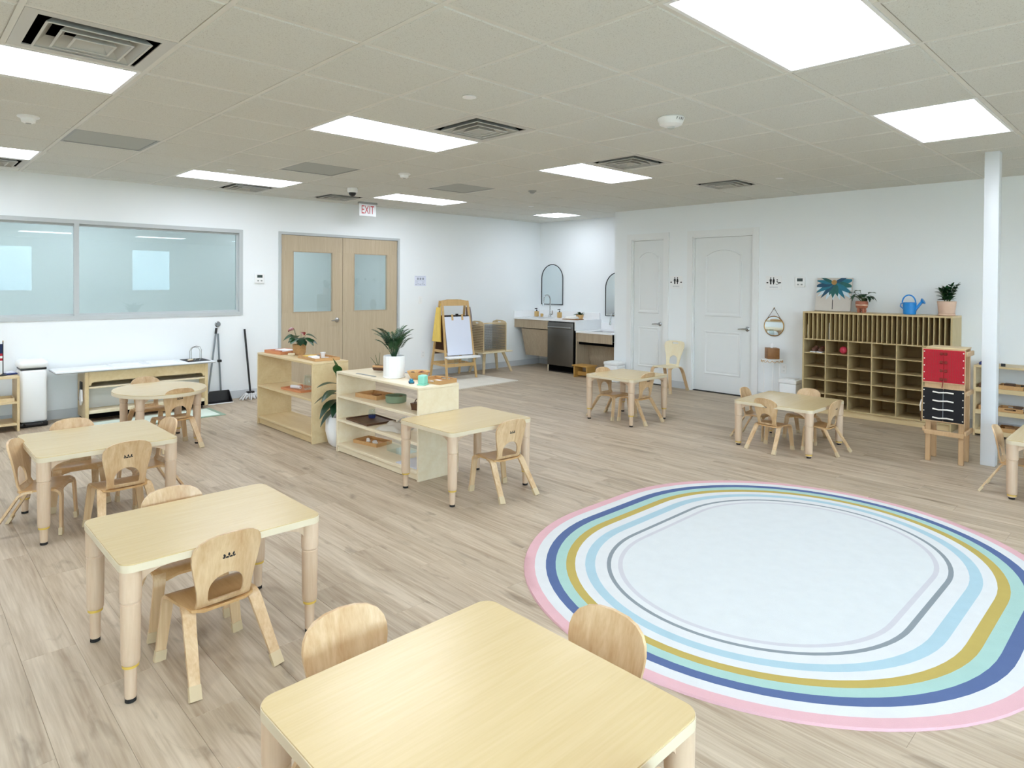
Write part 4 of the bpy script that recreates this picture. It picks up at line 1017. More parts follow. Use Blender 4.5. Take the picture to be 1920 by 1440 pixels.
t = thing('mint_sharpener', 'mint green desk sharpener on the near corner of the three-tier shelf', 'sharpener', (2.99, 4.085, zt), 25)
MB().rbox(-0.032, 0.032, -0.030, 0.030, 0.008, 0.078, 0.012, 3).build('body', 'mint', t); MB().rbox(-0.036, 0.036, -0.034, 0.034, 0, 0.01, 0.003).build('base', 'mint', t)
MB().tube([(0.03, -0.005, 0.05), (0.048, -0.005, 0.05), (0.05, -0.01, 0.02)], 0.005, 8).build('crank', 'mint', t); MB().ball((0.05, -0.01, 0.018), 0.008, 10, 6).build('crank_knob', 'teal_blue', t)
tray('wooden handled tray with white cards at the near end of the three-tier shelf top', 3.165, 4.128, zt, 0.19, 0.24, 0.032, 6, 'tray_wood', True)
slab('white_cards', 'white cards inside the handled tray', 'paper', 3.12, 3.21, 4.06, 4.17, zt+0.0065, zt+0.012, 'paper', 8)
tray('open wooden tray on the upper board of the three-tier shelf', 3.07, 4.89, 0.501, 0.20, 0.28, 0.036, 8, 'tray_wood')
slab('wood_piece', 'small reddish wood piece in the open tray', 'block', 3.05, 3.09, 4.82, 4.90, 0.508, 0.53, 'box_wood', 30)
t = thing('green_bowl', 'round sage green bowl on the upper board of the three-tier shelf', 'bowl', (3.075, 4.575, 0.501))
MB().lathe([(0.078, 0), (0.085, 0.005), (0.088, 0.055), (0.085, 0.058), (0.080, 0.054), (0.077, 0.012), (0.0, 0.010)], n=28, closed=False).build('bowl_wall', 'sage', t)
MB().cyl(0, 0, 0.001, 0.010, 0.077, n=24).build('bowl_base', 'sage', t)
MB().ball((0.03, -0.035, 0.035), (0.03, 0.02, 0.02), 10, 7).build('bowl_filling', 'dark_wood', t)
t = thing('wooden_boat', 'small dark wooden toy on the upper board near the shelf end', 'toy', (3.01, 4.19, 0.501), 15)
MB().prism([(-0.045, 0.055), (0.045, 0.055), (0.03, 0.012), (-0.03, 0.012)], -0.03, 0.03, 'y').build('hull', 'dark_wood', t)
for s in (-1, 1): MB().box(s*0.026-0.006, s*0.026+0.006, -0.028, 0.028, 0, 0.013).build('foot', 'dark_wood', t)
MB().tube(curve_pts((-0.03, 0, 0.053), (0.03, 0, 0.053), (0, 0, 0.03)), 0.004, 6).build('handle', 'dark_wood', t)
tray('dark brown board tray on the middle board of the three-tier shelf', 3.055, 4.93, 0.291, 0.28, 0.36, 0.016, -2, 'dark_wood')
t = thing('glass_toy', 'clear glass pitcher with a purple base on the dark board tray', 'jar', (3.11, 5.0, 0.2975))
MB().lathe([(0.026, 0), (0.032, 0.01), (0.030, 0.03)], n=16).build('base', 'navy', t); MB().lathe([(0.03, 0.03), (0.034, 0.05), (0.026, 0.075), (0.024, 0.075), (0.03, 0.05), (0.026, 0.032)], n=18).build('glass_body', 'clear_glass', t)
MB().tube([(0.024, 0, 0.072), (0.05, 0, 0.07), (0.05, 0, 0.045), (0.032, 0, 0.04)], 0.004, 7).build('handle', 'clear_glass', t)
t = thing('cloth_bag', 'crumpled grey cloth bag on the middle board of the three-tier shelf', 'bag', (3.03, 4.51, 0.291), 15)
vs = []; fs = []; n = 12
for i in range(n+1):
    for j in range(n+1):
        u, v = i/n*2-1, j/n*2-1; hgt = max(0, (1-u*u)*(1-v*v))**0.6*0.055*(1+0.35*math.sin(5*u+3*v)*math.sin(4*v-2*u)); vs.append((0.10*u*(1+0.1*math.sin(6*v)), 0.13*v*(1+0.1*math.sin(5*u)), hgt+0.001))
for i in range(n):
    for j in range(n): a = i*(n+1)+j; fs.append((a, a+1, a+n+2, a+n+1))
MB().add(vs, fs).build('bag_body', 'bag_cloth', t, 80)
MB().tube(curve_pts((0.02, -0.08, 0.03), (0.05, 0.02, 0.05), (0.03, -0.02, 0.05)), 0.006, 7).build('drawstring', 'mop_white', t)
tray('wooden tray with white shells on the bottom board of the three-tier shelf', 3.11, 4.99, 0.0755, 0.18, 0.30, 0.030, 10, 'tray_wood')
for k in range(4):
    tag(MB().ball((0, 0, 0.013), (0.028-0.004*k, 0.018, 0.013), 10, 7).build('shell', 'paper'), ('largest', 'second largest', 'third largest', 'smallest')[k] + ' white shell in the bottom tray', 'shell', 'shells in the bottom tray').location = (3.08+0.03*(k % 2), 4.90+0.055*k, 0.082)
t = thing('clear_box', 'clear acrylic box on the bottom board of the three-tier shelf', 'box', (3.14, 4.58, 0.0755))
MB().box(-0.08, 0.08, -0.11, 0.11, 0, 0.004).build('box_floor', 'clear_glass', t)
for q in ((-0.08, 0.08, -0.11, -0.106), (-0.08, 0.08, 0.106, 0.11), (-0.08, -0.076, -0.106, 0.106), (0.076, 0.08, -0.106, 0.106)): MB().box(q[0], q[1], q[2], q[3], 0.004, 0.075).build('box_side', 'clear_glass', t)
slab('white_folder', 'white folder lying at the near end of the bottom board', 'paper', 2.91, 3.18, 4.04, 4.33, 0.0755, 0.082, 'paper_blue', 2)

# ================================================================== ALONG THE BACK WALL
t = thing('sensory_table', 'long sensory table with a white top and wooden frame under the interior window', 'table', (2.05, 8.19, 0))
MB(t).rbox(1.262, 2.835, 7.985, 8.395, 0.538, 0.552, 0.002, 1).build('white_top', 'laminate_white', t)
MB(t).box(1.264, 2.833, 7.987, 8.393, 0.530, 0.5375).build('top_edge', 'plastic_grey', t)
for x in (1.52, 2.72): MB(t).rbox(x, x+0.035, 8.01, 8.37, 0.035, 0.530, 0.003, 1).build('side_panel', 'birch', t)
ap = [(1.556, 0.529), (1.556, 0.385)] + [(1.575+0.03*(1-math.cos(R(a))), 0.385+0.038*math.sin(R(a))) for a in (0, 30, 60, 90)] + [(2.67+0.03*math.sin(R(a)), 0.385+0.038*math.cos(R(a))) for a in (0, 30, 60, 90)] + [(2.719, 0.385), (2.719, 0.529)]
MB(t).plate([(u, v) for u, v in ap], [], 0.06, lambda u, v, o: Vector((u, 8.022+o, v)), 0.018).build('apron', 'birch', t)
MB(t).box(1.556, 2.719, 8.33, 8.348, 0.37, 0.529).build('rear_apron', 'birch', t)
MB(t).rbox(1.556, 2.719, 8.015, 8.365, 0.352, 0.370, 0.002, 1).build('shelf_board', 'birch_pale', t)
MB(t).box(1.556, 2.719, 8.20, 8.206, 0.12, 0.352).build('acrylic_panel', 'acrylic', t)
MB(t).rbox(1.556, 2.719, 8.015, 8.365, 0.085, 0.118, 0.002, 1).build('bottom_board', 'birch_pale', t)
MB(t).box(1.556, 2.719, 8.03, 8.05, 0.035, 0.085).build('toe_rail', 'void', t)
for x in (1.55, 2.69):
    for y in (8.05, 8.33): MB(t).tube([(x, y-0.01, 0.018), (x, y+0.01, 0.018)], 0.018, 12).build('caster', 'rubber', t)
for a, b in ((1.79, 2.13), (2.16, 2.50)):
    m = MB(t); zb = 0.5525
    for q in ((a, b, 8.05, 8.075), (a, b, 8.335, 8.36), (a, a+0.022, 8.075, 8.335), (b-0.022, b, 8.075, 8.335)): m.box(q[0], q[1], q[2], q[3], zb, zb+0.010)
    m.box(a+0.022, b-0.022, 8.075, 8.335, zb, zb+0.002); m.build('basin', 'laminate_white', t)
slab('black_mat', 'black mat on the right end of the sensory table', 'mat', 2.55, 2.80, 8.05, 8.36, 0.5525, 0.556, 'ink', 0)
t = thing('wire_bookend', 'chrome wire rack standing on the black mat of the sensory table', 'rack', (2.68, 8.21, 0.5565), 65)
for x in (-0.055, 0.075): MB().tube([(x, -0.055, 0.005), (x, -0.055, 0.11), (x, -0.04, 0.145), (x, 0.0, 0.155), (x, 0.04, 0.145), (x, 0.055, 0.11), (x, 0.055, 0.005)], 0.0035, 7).build('wire_arch', 'chrome', t)
for y in (-0.055, 0.0, 0.055): MB().tube([(-0.11, y, 0.005), (0.12, y, 0.005)], 0.003, 6).build('wire_base', 'chrome', t)
t = thing('wood_brush', 'small wooden brush on the black mat', 'brush', (2.60, 8.12, 0.5565), 40); MB().rbox(-0.05, 0.03, -0.014, 0.014, 0.008, 0.022, 0.005).build('brush_block', 'birch_pale', t); MB().rbox(-0.045, 0.025, -0.012, 0.012, 0, 0.009, 0.002).build('bristles', 'dark_wood', t)
t = thing('hand_brush', 'white dustpan and brush hanging on the left end of the sensory table', 'dustpan', (1.508, 8.13, 0.17))
MB(t).box(1.500, 1.514, 8.10, 8.12, 0.34, 0.42).build('black_grip', 'plastic_black', t); MB(t).box(1.500, 1.514, 8.15, 8.17, 0.34, 0.42).build('black_grip', 'plastic_black', t)
MB(t).prism([(8.09, 0.34), (8.13, 0.34), (8.17, 0.24), (8.13, 0.17), (8.07, 0.22)], 1.494, 1.513, 'x').build('pan', 'plastic_white', t)
MB(t).prism([(8.15, 0.34), (8.17, 0.34), (8.205, 0.22), (8.175, 0.21)], 1.497, 1.512, 'x').build('brush_head', 'plastic_black', t)
# trash can
t = thing('step_bin', 'tall white step trash can with a black base beside the left shelf', 'trash can', (1.10, 8.26, 0))
MB(t).rbox(0.985, 1.215, 8.13, 8.39, 0.045, 0.585, 0.03, 3).build('bin_body', 'plastic_white', t); MB(t).rbox(0.975, 1.225, 8.12, 8.40, 0.595, 0.672, 0.034, 3).build('lid', 'plastic_white', t)
MB(t).rbox(0.99, 1.21, 8.135, 8.385, 0.580, 0.600, 0.006).build('lid_gap', 'plastic_black', t); MB(t).rbox(0.98, 1.22, 8.125, 8.395, 0.0, 0.048, 0.012).build('base', 'plastic_black', t)
MB(t).tube([(1.02, 8.13, 0.035), (1.03, 8.085, 0.035), (1.06, 8.07, 0.035), (1.13, 8.07, 0.035), (1.16, 8.085, 0.035), (1.17, 8.13, 0.035)], 0.009, 8).build('pedal', 'plastic_black', t)
# small shelf at the left edge
t = thing('low_shelf', 'small birch shelf with a desk flag cut off by the left edge', 'shelf', (0.56, 8.17, 0), group='open birch shelves')
for x in (0.15, 0.948): MB(t).rbox(x, x+0.022, 8.0, 8.34, 0, 0.524, 0.002, 1).build('side_panel', 'birch', t)
MB(t).rbox(0.15, 0.97, 8.0, 8.34, 0.524, 0.544, 0.002, 1).build('top_board', 'birch', t)
for z in (0.06, 0.275): MB(t).rbox(0.1725, 0.9475, 8.0, 8.34, z, z+0.02, 0.002, 1).build('shelf_board', 'birch', t)
tray('shallow birch tray on the small left shelf', 0.80, 8.12, 0.2955, 0.26, 0.2, 0.035, 0, 'birch')
t = thing('desk_flag', 'small American desk flag on a black stand at the left edge', 'flag', (0.852, 8.13, 0.545))
MB().lathe([(0.034, 0), (0.034, 0.006), (0.012, 0.016), (0.006, 0.02)], n=18).build('stand', 'plastic_black', t); MB().tube([(0, 0, 0.01), (0, 0, 0.335)], 0.004, 8).build('staff', 'plastic_black', t)
MB().lathe([(0.003, 0.335), (0.006, 0.340), (0.002, 0.350)], n=10).build('finial', 'brass', t)
fx = lambda s: (-0.004-0.13*s, 0.014*math.sin(9*s)*s)
for k in range(7):
    z0, z1 = 0.15+k*0.0235, 0.15+(k+1)*0.0235; s0 = 0.42 if k > 2 else 0.0
    pts = [(*fx(s0+(1-s0)*i/8), 0) for i in range(9)]
    m = MB(); m.add([(p[0], p[1]-0.001, z) for z in (z0, z1) for p in pts] + [(p[0], p[1]+0.001, z) for z in (z0, z1) for p in pts], [(i, i+1, 10+i, 9+i) for i in range(8)] + [(18+i, 27+i, 28+i, 19+i) for i in range(8)]); m.build('stripe', 'flag_red' if k % 2 == 0 else 'flag_white', t)
pts = [fx(0.42*i/4) for i in range(5)]
m = MB(); m.add([(p[0], p[1]-0.0012, z) for z in (0.2205, 0.3145) for p in pts] + [(p[0], p[1]+0.0012, z) for z in (0.2205, 0.3145) for p in pts], [(i, i+1, 6+i, 5+i) for i in range(4)] + [(10+i, 15+i, 16+i, 11+i) for i in range(4)]); m.build('canton', 'flag_blue', t)
t = thing('folded_cloth', 'folded blue and white cloth beside the desk flag', 'cloth', (0.915, 8.20, 0.545), 12)
MB().rbox(-0.05, 0.05, -0.05, 0.05, 0, 0.016, 0.006).build('blue_fold', 'navy', t); MB().rbox(-0.045, 0.035, -0.04, 0.045, 0.016, 0.030, 0.006).build('white_fold', 'paper_blue', t)
# broom, dustpan, mop, wall stop
t = thing('lobby_dustpan', 'black upright dustpan with a grey pole leaning on the back wall', 'dustpan', (2.95, 8.27, 0))
MB(t).prism([(8.17, 0.004), (8.30, 0.004), (8.325, 0.14), (8.31, 0.14), (8.285, 0.016), (8.17, 0.010)], 2.82, 3.10, 'x').build('scoop', 'plastic_black', t)
for x in (2.812, 3.10): MB(t).prism([(8.17, 0.004), (8.31, 0.004), (8.325, 0.14), (8.30, 0.14)], x, x+0.008, 'x').build('scoop_side', 'plastic_black', t)
MB(t).rbox(2.81, 3.11, 8.155, 8.172, 0.002, 0.012, 0.003).build('white_lip', 'plastic_white', t)
MB(t).tube([(2.86, 8.315, 0.12), (2.925, 8.36, 0.50), (2.985, 8.405, 0.86)], 0.011, 9).build('pole', 'pole_grey', t); MB(t).tube([(2.980, 8.40, 0.84), (2.992, 8.412, 0.91)], 0.014, 9).build('grip', 'plastic_black', t)
t = thing('broom', 'grey poled broom standing behind the black dustpan', 'broom', (3.03, 8.36, 0))
MB(t).tube([(3.035, 8.375, 0.11), (3.022, 8.395, 0.50), (3.012, 8.412, 0.84)], 0.011, 9).build('pole', 'pole_grey', t); MB(t).rbox(2.92, 3.13, 8.345, 8.40, 0.075, 0.115, 0.01).build('broom_block', 'plastic_black', t); MB(t).prism([(2.925, 0.078), (3.125, 0.078), (3.145, 0.003), (2.905, 0.003)], 8.348, 8.397, 'y').build('bristles', 'plastic_black', t)
MB(t).rbox(3.0, 3.045, 8.37, 8.415, 0.485, 0.515, 0.006).build('clip', 'plastic_black', t)
t = thing('mop', 'string mop with a black handle leaning on the back wall', 'mop', (3.36, 8.30, 0))
MB(t).tube([(3.372, 8.30, 0.085), (3.345, 8.42, 0.88)], 0.0125, 10).build('handle', 'plastic_black', t); MB(t).rbox(3.325, 3.42, 8.275, 8.325, 0.065, 0.095, 0.008).build('head_clamp', 'plastic_black', t)
rr = random.Random(5)
for k in range(34):
    x0 = 3.33+0.085*rr.random(); a = R(180+180*rr.random()) if k % 3 else R(rr.uniform(0, 360)); L = rr.uniform(0.08, 0.16)
    x1, y1 = x0+L*math.cos(a)*0.9-(0.05 if k % 4 == 0 else 0), 8.30+min(0.10, L*math.sin(a))
    MB(t).tube([(x0, 8.30, 0.075), (x0*0.6+x1*0.4, 8.30*0.6+y1*0.4, 0.055+0.01*rr.random()), (x1, y1, 0.009)], 0.0075, 5).build('mop_string', 'mop_white', t)
t = thing('wall_stop', 'round chrome door stop on the back wall above the broom', 'door stop', (3.015, YB, 0.955))
MB(t).add(*(lambda q: (q.v, q.f))(MB().lathe([(0.036, 0), (0.036, 0.006), (0.026, 0.014), (0.026, 0.02)], n=22).xf(Matrix.Translation((3.015, YB, 0.955)) @ Matrix.Rotation(R(90), 4, 'X')))).build('plate', 'chrome', t)
MB(t).add(*(lambda q: (q.v, q.f))(MB().lathe([(0.022, 0), (0.020, 0.012), (0.008, 0.016)], n=18).xf(Matrix.Translation((3.015, YB-0.020, 0.955)) @ Matrix.Rotation(R(90), 4, 'X')))).build('rubber_bumper', 'pole_grey', t)
# thermostat, notices, switches
def thermostat(label, loc, wall):
    t = thing('thermostat', label, 'thermostat', loc)
    def bx(u0, u1, z0, z1, d0, d1):
        m = MB()
        if wall == 'y': m.rbox(u0, u1, -d1, -d0, z0, z1, 0.003, 1)
        else: m.rbox(-d1, -d0, u0, u1, z0, z1, 0.003, 1)
        return m
    bx(-0.06, 0.06, -0.062, 0.062, 0.0, 0.022).build('case', 'plastic_white', t); bx(-0.035, 0.035, 0.008, 0.045, 0.0215, 0.0225).build('display', 'screen', t)
    for k in (-1, 1): bx(k*0.022-0.012, k*0.022+0.012, -0.04, -0.024, 0.0215, 0.024).build('button', 'plastic_grey', t)
thermostat('white thermostat beside the interior window', (3.54, YB, 1.535), 'y')
thermostat('white thermostat above the round mirror on the right wall', (XR, 3.373, 1.535), 'x')
t = thing('evacuation_plan', 'white printed floor plan sheet on the back wall right of the oak doors', 'notice', (6.115, YB, 1.44))
MB(t).box(6.005, 6.225, YB-0.002, YB, 1.44, 1.60).build('sheet', 'paper_blue', t)
m = MB(t); rr = random.Random(2)
for k in range(5): m.box(6.02+0.04*k, 6.045+0.04*k, YB-0.0026, YB-0.002, 1.458+0.01*(k % 2), 1.464+0.01*(k % 2))
for k in range(6): m.box(6.03+0.03*k, 6.034+0.03*k, YB-0.0026, YB-0.002, 1.47, 1.47+rr.uniform(0.02, 0.05))
for z in (1.455, 1.52, 1.585): m.box(6.02, 6.21, YB-0.0026, YB-0.002, z, z+0.003)
for k in range(3): m.box(6.05+0.05*k, 6.085+0.05*k, YB-0.0026, YB-0.002, 1.535, 1.57)
m.build('plan_lines', 'ink_grey', t)
def plate_switch(label, loc, wall, outlet):
    t = thing('wall_outlet' if outlet else 'light_switch', label, 'outlet' if outlet else 'switch', loc)
    def bx(u0, u1, z0, z1, d0, d1, r=0.002): return MB().rbox(u0, u1, -d1, -d0, z0, z1, r, 1) if wall == 'y' else MB().rbox(-d1, -d0, u0, u1, z0, z1, r, 1)
    bx(-0.035, 0.035, -0.058, 0.058, 0, 0.006).build('cover_plate', 'plastic_white', t)
    if outlet:
        for z in (-0.024, 0.024): bx(-0.017, 0.017, z-0.015, z+0.015, 0.0055, 0.009).build('socket', 'trim_white', t); 
        for z in (-0.024, 0.024): bx(-0.008, -0.005, z-0.006, z+0.006, 0.0085, 0.0095, 0.0004).build('slot', 'plastic_black', t)
    else: bx(-0.016, 0.016, -0.033, 0.033, 0.0055, 0.010).build('rocker', 'trim_white', t)
plate_switch('white light switch below the floor plan sheet', (6.117, YB, 1.215), 'y', False)
plate_switch('white outlet low on the back wall left of the easel', (6.175, YB, 0.36), 'y', True)
plate_switch('white outlet below the tissue stand on the right wall', (XR, 3.57, 0.43), 'x', True)

# ================================================================== EASEL AND DRYING RACK
t = thing('art_easel', 'wooden double-sided easel with a white paper pad and yellow smock', 'easel', (6.49, 8.06, 0.0088), -8)
W2 = 0.245
for s in (-1, 1):
    for f in (-1, 1):   # f=-1 front
        MB().strip([(s*(W2+0.02), f*0.26, 0), (s*(W2-0.015), f*0.035, 1.20)], (1, 0, 0), 0.032, 0.022).build('leg', 'easel_wood', t)
    MB().box(s*(W2-0.002)-0.008, s*(W2-0.002)+0.008, -0.19, 0.19, 0.40, 0.44).build('side_rail', 'easel_wood', t)
    MB().box(s*(W2+0.005)-0.008, s*(W2+0.005)+0.008, -0.22, 0.22, 0.19, 0.225).build('side_rail', 'easel_wood', t)
for f in (-1, 1):
    yy = f*(0.035+0.225*(1-1.17/1.2))
    MB().plate([(-W2+0.03, 1.125), (W2-0.03, 1.125), (W2-0.03, 1.20), (0.1, 1.222), (-0.1, 1.222), (-W2+0.03, 1.20)], [], 0.1, lambda u, v, o: Vector((u, yy+o, v)), 0.018).build('top_rail', 'easel_wood', t)
    yb = f*(0.035+0.225*(1-0.22/1.2)); MB().box(-W2-0.01, W2+0.01, yb-0.010, yb+0.010, 0.185, 0.24).build('lower_rail', 'easel_wood', t)
def ez(z): return -(0.035+0.225*(1-z/1.2)) - 0.016
MB().strip([(0, ez(0.36)+0.004, 0.36), (0, ez(0.97)+0.004, 0.97)], (1, 0, 0), 0.44, 0.008).build('drawing_board', 'ink', t)
MB().strip([(0, ez(0.365)-0.005, 0.365), (0, ez(0.955)-0.005, 0.955)], (1, 0, 0), 0.452, 0.006).build('paper_pad', 'paper_blue', t)
MB().strip([(0, -ez(0.36)-0.004, 0.36), (0, -ez(0.97)-0.004, 0.97)], (1, 0, 0), 0.44, 0.008).build('rear_board', 'easel_brown', t)
for x in (-0.09, 0.09): MB().strip([(x, ez(0.90)-0.011, 0.90), (x, ez(0.99)-0.013, 0.99)], (1, 0, 0), 0.028, 0.012).build('pad_clip', 'easel_wood', t)
MB().rbox(-0.02, 0.02, ez(0.98)-0.02, ez(0.98)+0.01, 0.955, 1.0, 0.004).build('bulldog_clip', 'plastic_black', t)
tr = [(-W2-0.04, -0.40), (W2+0.04, -0.40), (W2+0.04, -0.24), (-W2-0.04, -0.24)]
MB().rbox(-W2-0.03, W2+0.03, -0.365, -0.205, 0.325, 0.352, 0.006).build('paint_tray', 'plastic_white', t)
for x in (-0.13, 0.0, 0.13): MB().lathe([(0.028, 0.25), (0.034, 0.324)], x, -0.30, 14).build('paint_cup', 'clear_glass', t)
t = thing('yellow_smock', 'yellow smock hanging from the left side of the easel', 'smock', (6.49, 8.06, 0.0088), -8)
vs = []; fs = []
for i in range(8):
    for j in range(11):
        s = j/10; z = 1.10-0.53*s; y = -0.11+0.22*i/7; y *= 0.55+0.75*s; vs.append((-0.252-0.012-0.028*s-0.008*math.sin(i*1.9+2*s), y, z))
for i in range(7):
    for j in range(10): a = i*11+j; fs.append((a, a+1, a+12, a+11))
n0 = len(vs); vs += [(x-0.010, y, z) for x, y, z in vs]; fs += [tuple(n0+k for k in reversed(f)) for f in fs]
MB().add(vs, fs).build('smock_cloth', 'smock_yellow', t, 80); MB().tube([(-0.25, -0.03, 1.09), (-0.235, 0.0, 1.16), (-0.25, 0.03, 1.09)], 0.004, 6).build('neck_strap', 'smock_yellow', t)
t = thing('grey_smock', 'grey smock hanging from the right side of the easel', 'smock', (6.49, 8.06, 0.0088), -8)
MB().strip([(0.268, 0.0, 1.10), (0.278, -0.005, 0.95), (0.286, 0.0, 0.78)], (0, 1, 0), [0.10, 0.16, 0.18], 0.022).build('smock_cloth', 'smock_grey', t); MB().tube([(0.268, -0.03, 1.09), (0.25, 0.0, 1.16), (0.268, 0.03, 1.09)], 0.004, 6).build('neck_strap', 'smock_grey', t)
t = thing('drying_bench', 'low birch bench with splayed legs carrying the drying rack', 'bench', (7.36, 8.15, 0))
MB(t).rbox(7.02, 7.70, 7.96, 8.34, 0.335, 0.355, 0.006).build('bench_top', 'chair_pale', t)
for x0, x1 in ((7.14, 7.05), (7.56, 7.68)):
    for y0, y1 in ((8.06, 7.97), (8.24, 8.33)): MB(t).strip([(x0, y0, 0.334), (x1, y1, 0.0)], (1, 0, 0), [0.05, 0.032], 0.024).build('leg', 'rack_wood', t)
t = thing('drying_rack', 'wooden paper drying rack with many wire trays on the bench', 'rack', (7.32, 8.15, 0.356))
for x in (7.06, 7.56):
    e = [(7.98, 0.356), (8.32, 0.356), (8.32, 0.82), (8.30, 0.845), (8.22, 0.868), (8.08, 0.868), (8.0, 0.845), (7.98, 0.82)]
    MB(t).plate(e, [rrect(8.11, 8.19, 0.825, 0.845, 0.009, 3)], 0.1, lambda u, v, o: Vector((x+o, u, v)), 0.016).build('end_panel', 'rack_wood', t)
for k in range(15):
    z = 0.40+0.0275*k; m = MB(t)
    for y in (7.985, 8.315): m.tube([(7.068, y, z), (7.552, y, z)], 0.003, 5)
    for q in range(9): m.tube([(7.09+0.055*q, 7.985, z), (7.09+0.055*q, 8.315, z)], 0.0018, 4)
    m.build('wire_tray', 'steel_satin', t)
    for xx in (7.045, ): MB(t).box(xx-0.002, xx+0.006, 7.985, 8.315, z-0.003, z+0.003).build('tray_slot', 'dark_wood', t)
MB(t).rbox(7.07, 7.55, 7.985, 8.03, 0.822, 0.838, 0.004).build('top_slat', 'rack_wood', t); MB(t).rbox(7.07, 7.55, 7.99, 8.31, 0.358, 0.374, 0.003).build('base_board', 'rack_wood', t)

# ================================================================== SINK ALCOVE
ZU, ZL, XF = 0.887, 0.722, 8.175
ct = thing('worktop', 'upper white quartz worktop with backsplash in the alcove', 'worktop', (8.44, 7.72, ZU-0.04))
SK = (8.24, 8.58, 7.78, 8.20)
m = MB(ct); m.box(XF, SK[0], 7.0, YB-0.001, ZU-0.03, ZU); m.box(SK[1], XA-0.001, 7.0, YB-0.001, ZU-0.03, ZU); m.box(SK[0], SK[1], 7.0, SK[2], ZU-0.03, ZU); m.box(SK[0], SK[1], SK[3], YB-0.001, ZU-0.03, ZU); m.build('slab', 'quartz_white', ct)
MB(ct).box(XA-0.022, XA-0.001, 7.0, YB-0.001, ZU, ZU+0.11).build('backsplash', 'quartz_white', ct); MB(ct).box(XF, XA-0.022, YB-0.02, YB-0.001, ZU, ZU+0.11).build('side_splash', 'quartz_white', ct)
MB(ct).box(XF, XA-0.001, 6.975, 6.998, ZL, ZU).build('end_riser', 'quartz_white', ct)
m = MB(ct); m.box(SK[0], SK[1], SK[2], SK[3], ZU-0.19, ZU-0.18)
for q in ((SK[0]-0.004, SK[0], SK[2], SK[3]), (SK[1], SK[1]+0.004, SK[2], SK[3]), (SK[0], SK[1], SK[2]-0.004, SK[2]), (SK[0], SK[1], SK[3], SK[3]+0.004)): m.box(q[0], q[1], q[2], q[3], ZU-0.18, ZU-0.031)
m.build('sink_basin', 'brushed_steel', ct)
cb = thing('sink_cabinet', 'oak sink cabinet with a sloping knee panel left of the dishwasher', 'cabinet', (8.44, 8.02, 0))
MB(cb).box(XF+0.02, XF+0.042, 7.615, YB-0.002, 0.705, ZU-0.032).build('apron_panel', 'cab_oak', cb)
MB(cb).prism([(XF+0.05, 0.69), (XF+0.07, 0.69), (XF+0.19, 0.21), (XF+0.17, 0.21)], 7.617, 8.29, 'y').build('knee_panel', 'cab_oak', cb)
MB(cb).box(XF+0.06, XF+0.3, 7.62, 8.28, 0.692, 0.7049).build('shadow_strip', 'void', cb)  # black strip stands in for the shade under the apron
MB(cb).box(XF+0.02, XA-0.03, 7.598, 7.614, 0.0, ZU-0.032).build('gable_panel', 'birch_pale', cb)
dw = thing('dishwasher', 'stainless steel dishwasher with a bar handle in the alcove', 'dishwasher', (8.42, 7.30, 0))
MB(dw).rbox(XF-0.012, XF+0.03, 7.02, 7.592, 0.115, 0.838, 0.006).build('door_panel', 'brushed_steel', dw)
MB(dw).box(XF+0.031, XA-0.06, 7.005, 7.595, 0.02, ZU-0.032).build('tub', 'void', dw)
MB(dw).box(XF+0.008, XF+0.029, 7.02, 7.592, 0.84, 0.861).build('control_strip', 'plastic_black', dw)
MB(dw).rbox(XF-0.055, XF-0.03, 7.05, 7.56, 0.745, 0.772, 0.01).build('bar_handle', 'steel_satin', dw)
for y in (7.07, 7.54): MB(dw).box(XF-0.035, XF-0.012, y-0.01, y+0.01, 0.75, 0.768).build('handle_post', 'steel_satin', dw)
MB(dw).box(XF+0.032, XF+0.05, 7.01, 7.592, 0.0, 0.0199).build('kick_plate', 'plastic_black', dw)
lw = thing('worktop', 'lower white worktop at children\'s height beside the dishwasher', 'worktop', (8.44, 6.61, ZL-0.04))
S2 = (8.24, 8.56, 6.32, 6.72)
m = MB(lw); m.box(XF, S2[0], YE+0.002, 6.973, ZL-0.03, ZL); m.box(S2[1], XA-0.001, YE+0.002, 6.973, ZL-0.03, ZL); m.box(S2[0], S2[1], YE+0.002, S2[2], ZL-0.03, ZL); m.box(S2[0], S2[1], S2[3], 6.973, ZL-0.03, ZL); m.build('slab', 'quartz_white', lw)
MB(lw).box(XA-0.022, XA-0.001, YE+0.002, 6.973, ZL, ZL+0.11).build('backsplash', 'quartz_white', lw)
m = MB(lw); m.box(S2[0], S2[1], S2[2], S2[3], ZL-0.15, ZL-0.14)
for q in ((S2[0]-0.004, S2[0], S2[2], S2[3]), (S2[1], S2[1]+0.004, S2[2], S2[3]), (S2[0], S2[1], S2[2]-0.004, S2[2]), (S2[0], S2[1], S2[3], S2[3]+0.004)): m.box(q[0], q[1], q[2], q[3], ZL-0.14, ZL-0.031)
m.build('sink_basin', 'brushed_steel', lw)
lc = thing('sink_cabinet', 'oak cabinet under the lower worktop with an open knee space', 'cabinet', (8.44, 6.61, 0))
MB(lc).box(XF+0.02, XF+0.042, YE+0.004, 6.955, 0.545, ZL-0.032).build('apron_panel', 'cab_oak', lc)
MB(lc).box(XF+0.005, XA-0.03, 6.957, 6.973, 0.0, ZL-0.032).build('gable_panel', 'cab_oak', lc)
MB(lc).prism([(XF+0.28, 0.50), (XF+0.30, 0.50), (XF+0.40, 0.06), (XF+0.38, 0.06)], YE+0.006, 6.955, 'y').build('knee_panel', 'cab_oak', lc)
MB(lc).box(XF+0.06, XF+0.3, YE+0.01, 6.95, 0.50, 0.5449).build('shadow_strip', 'void', lc)  # black colour painted in for the shaded gap below the low apron
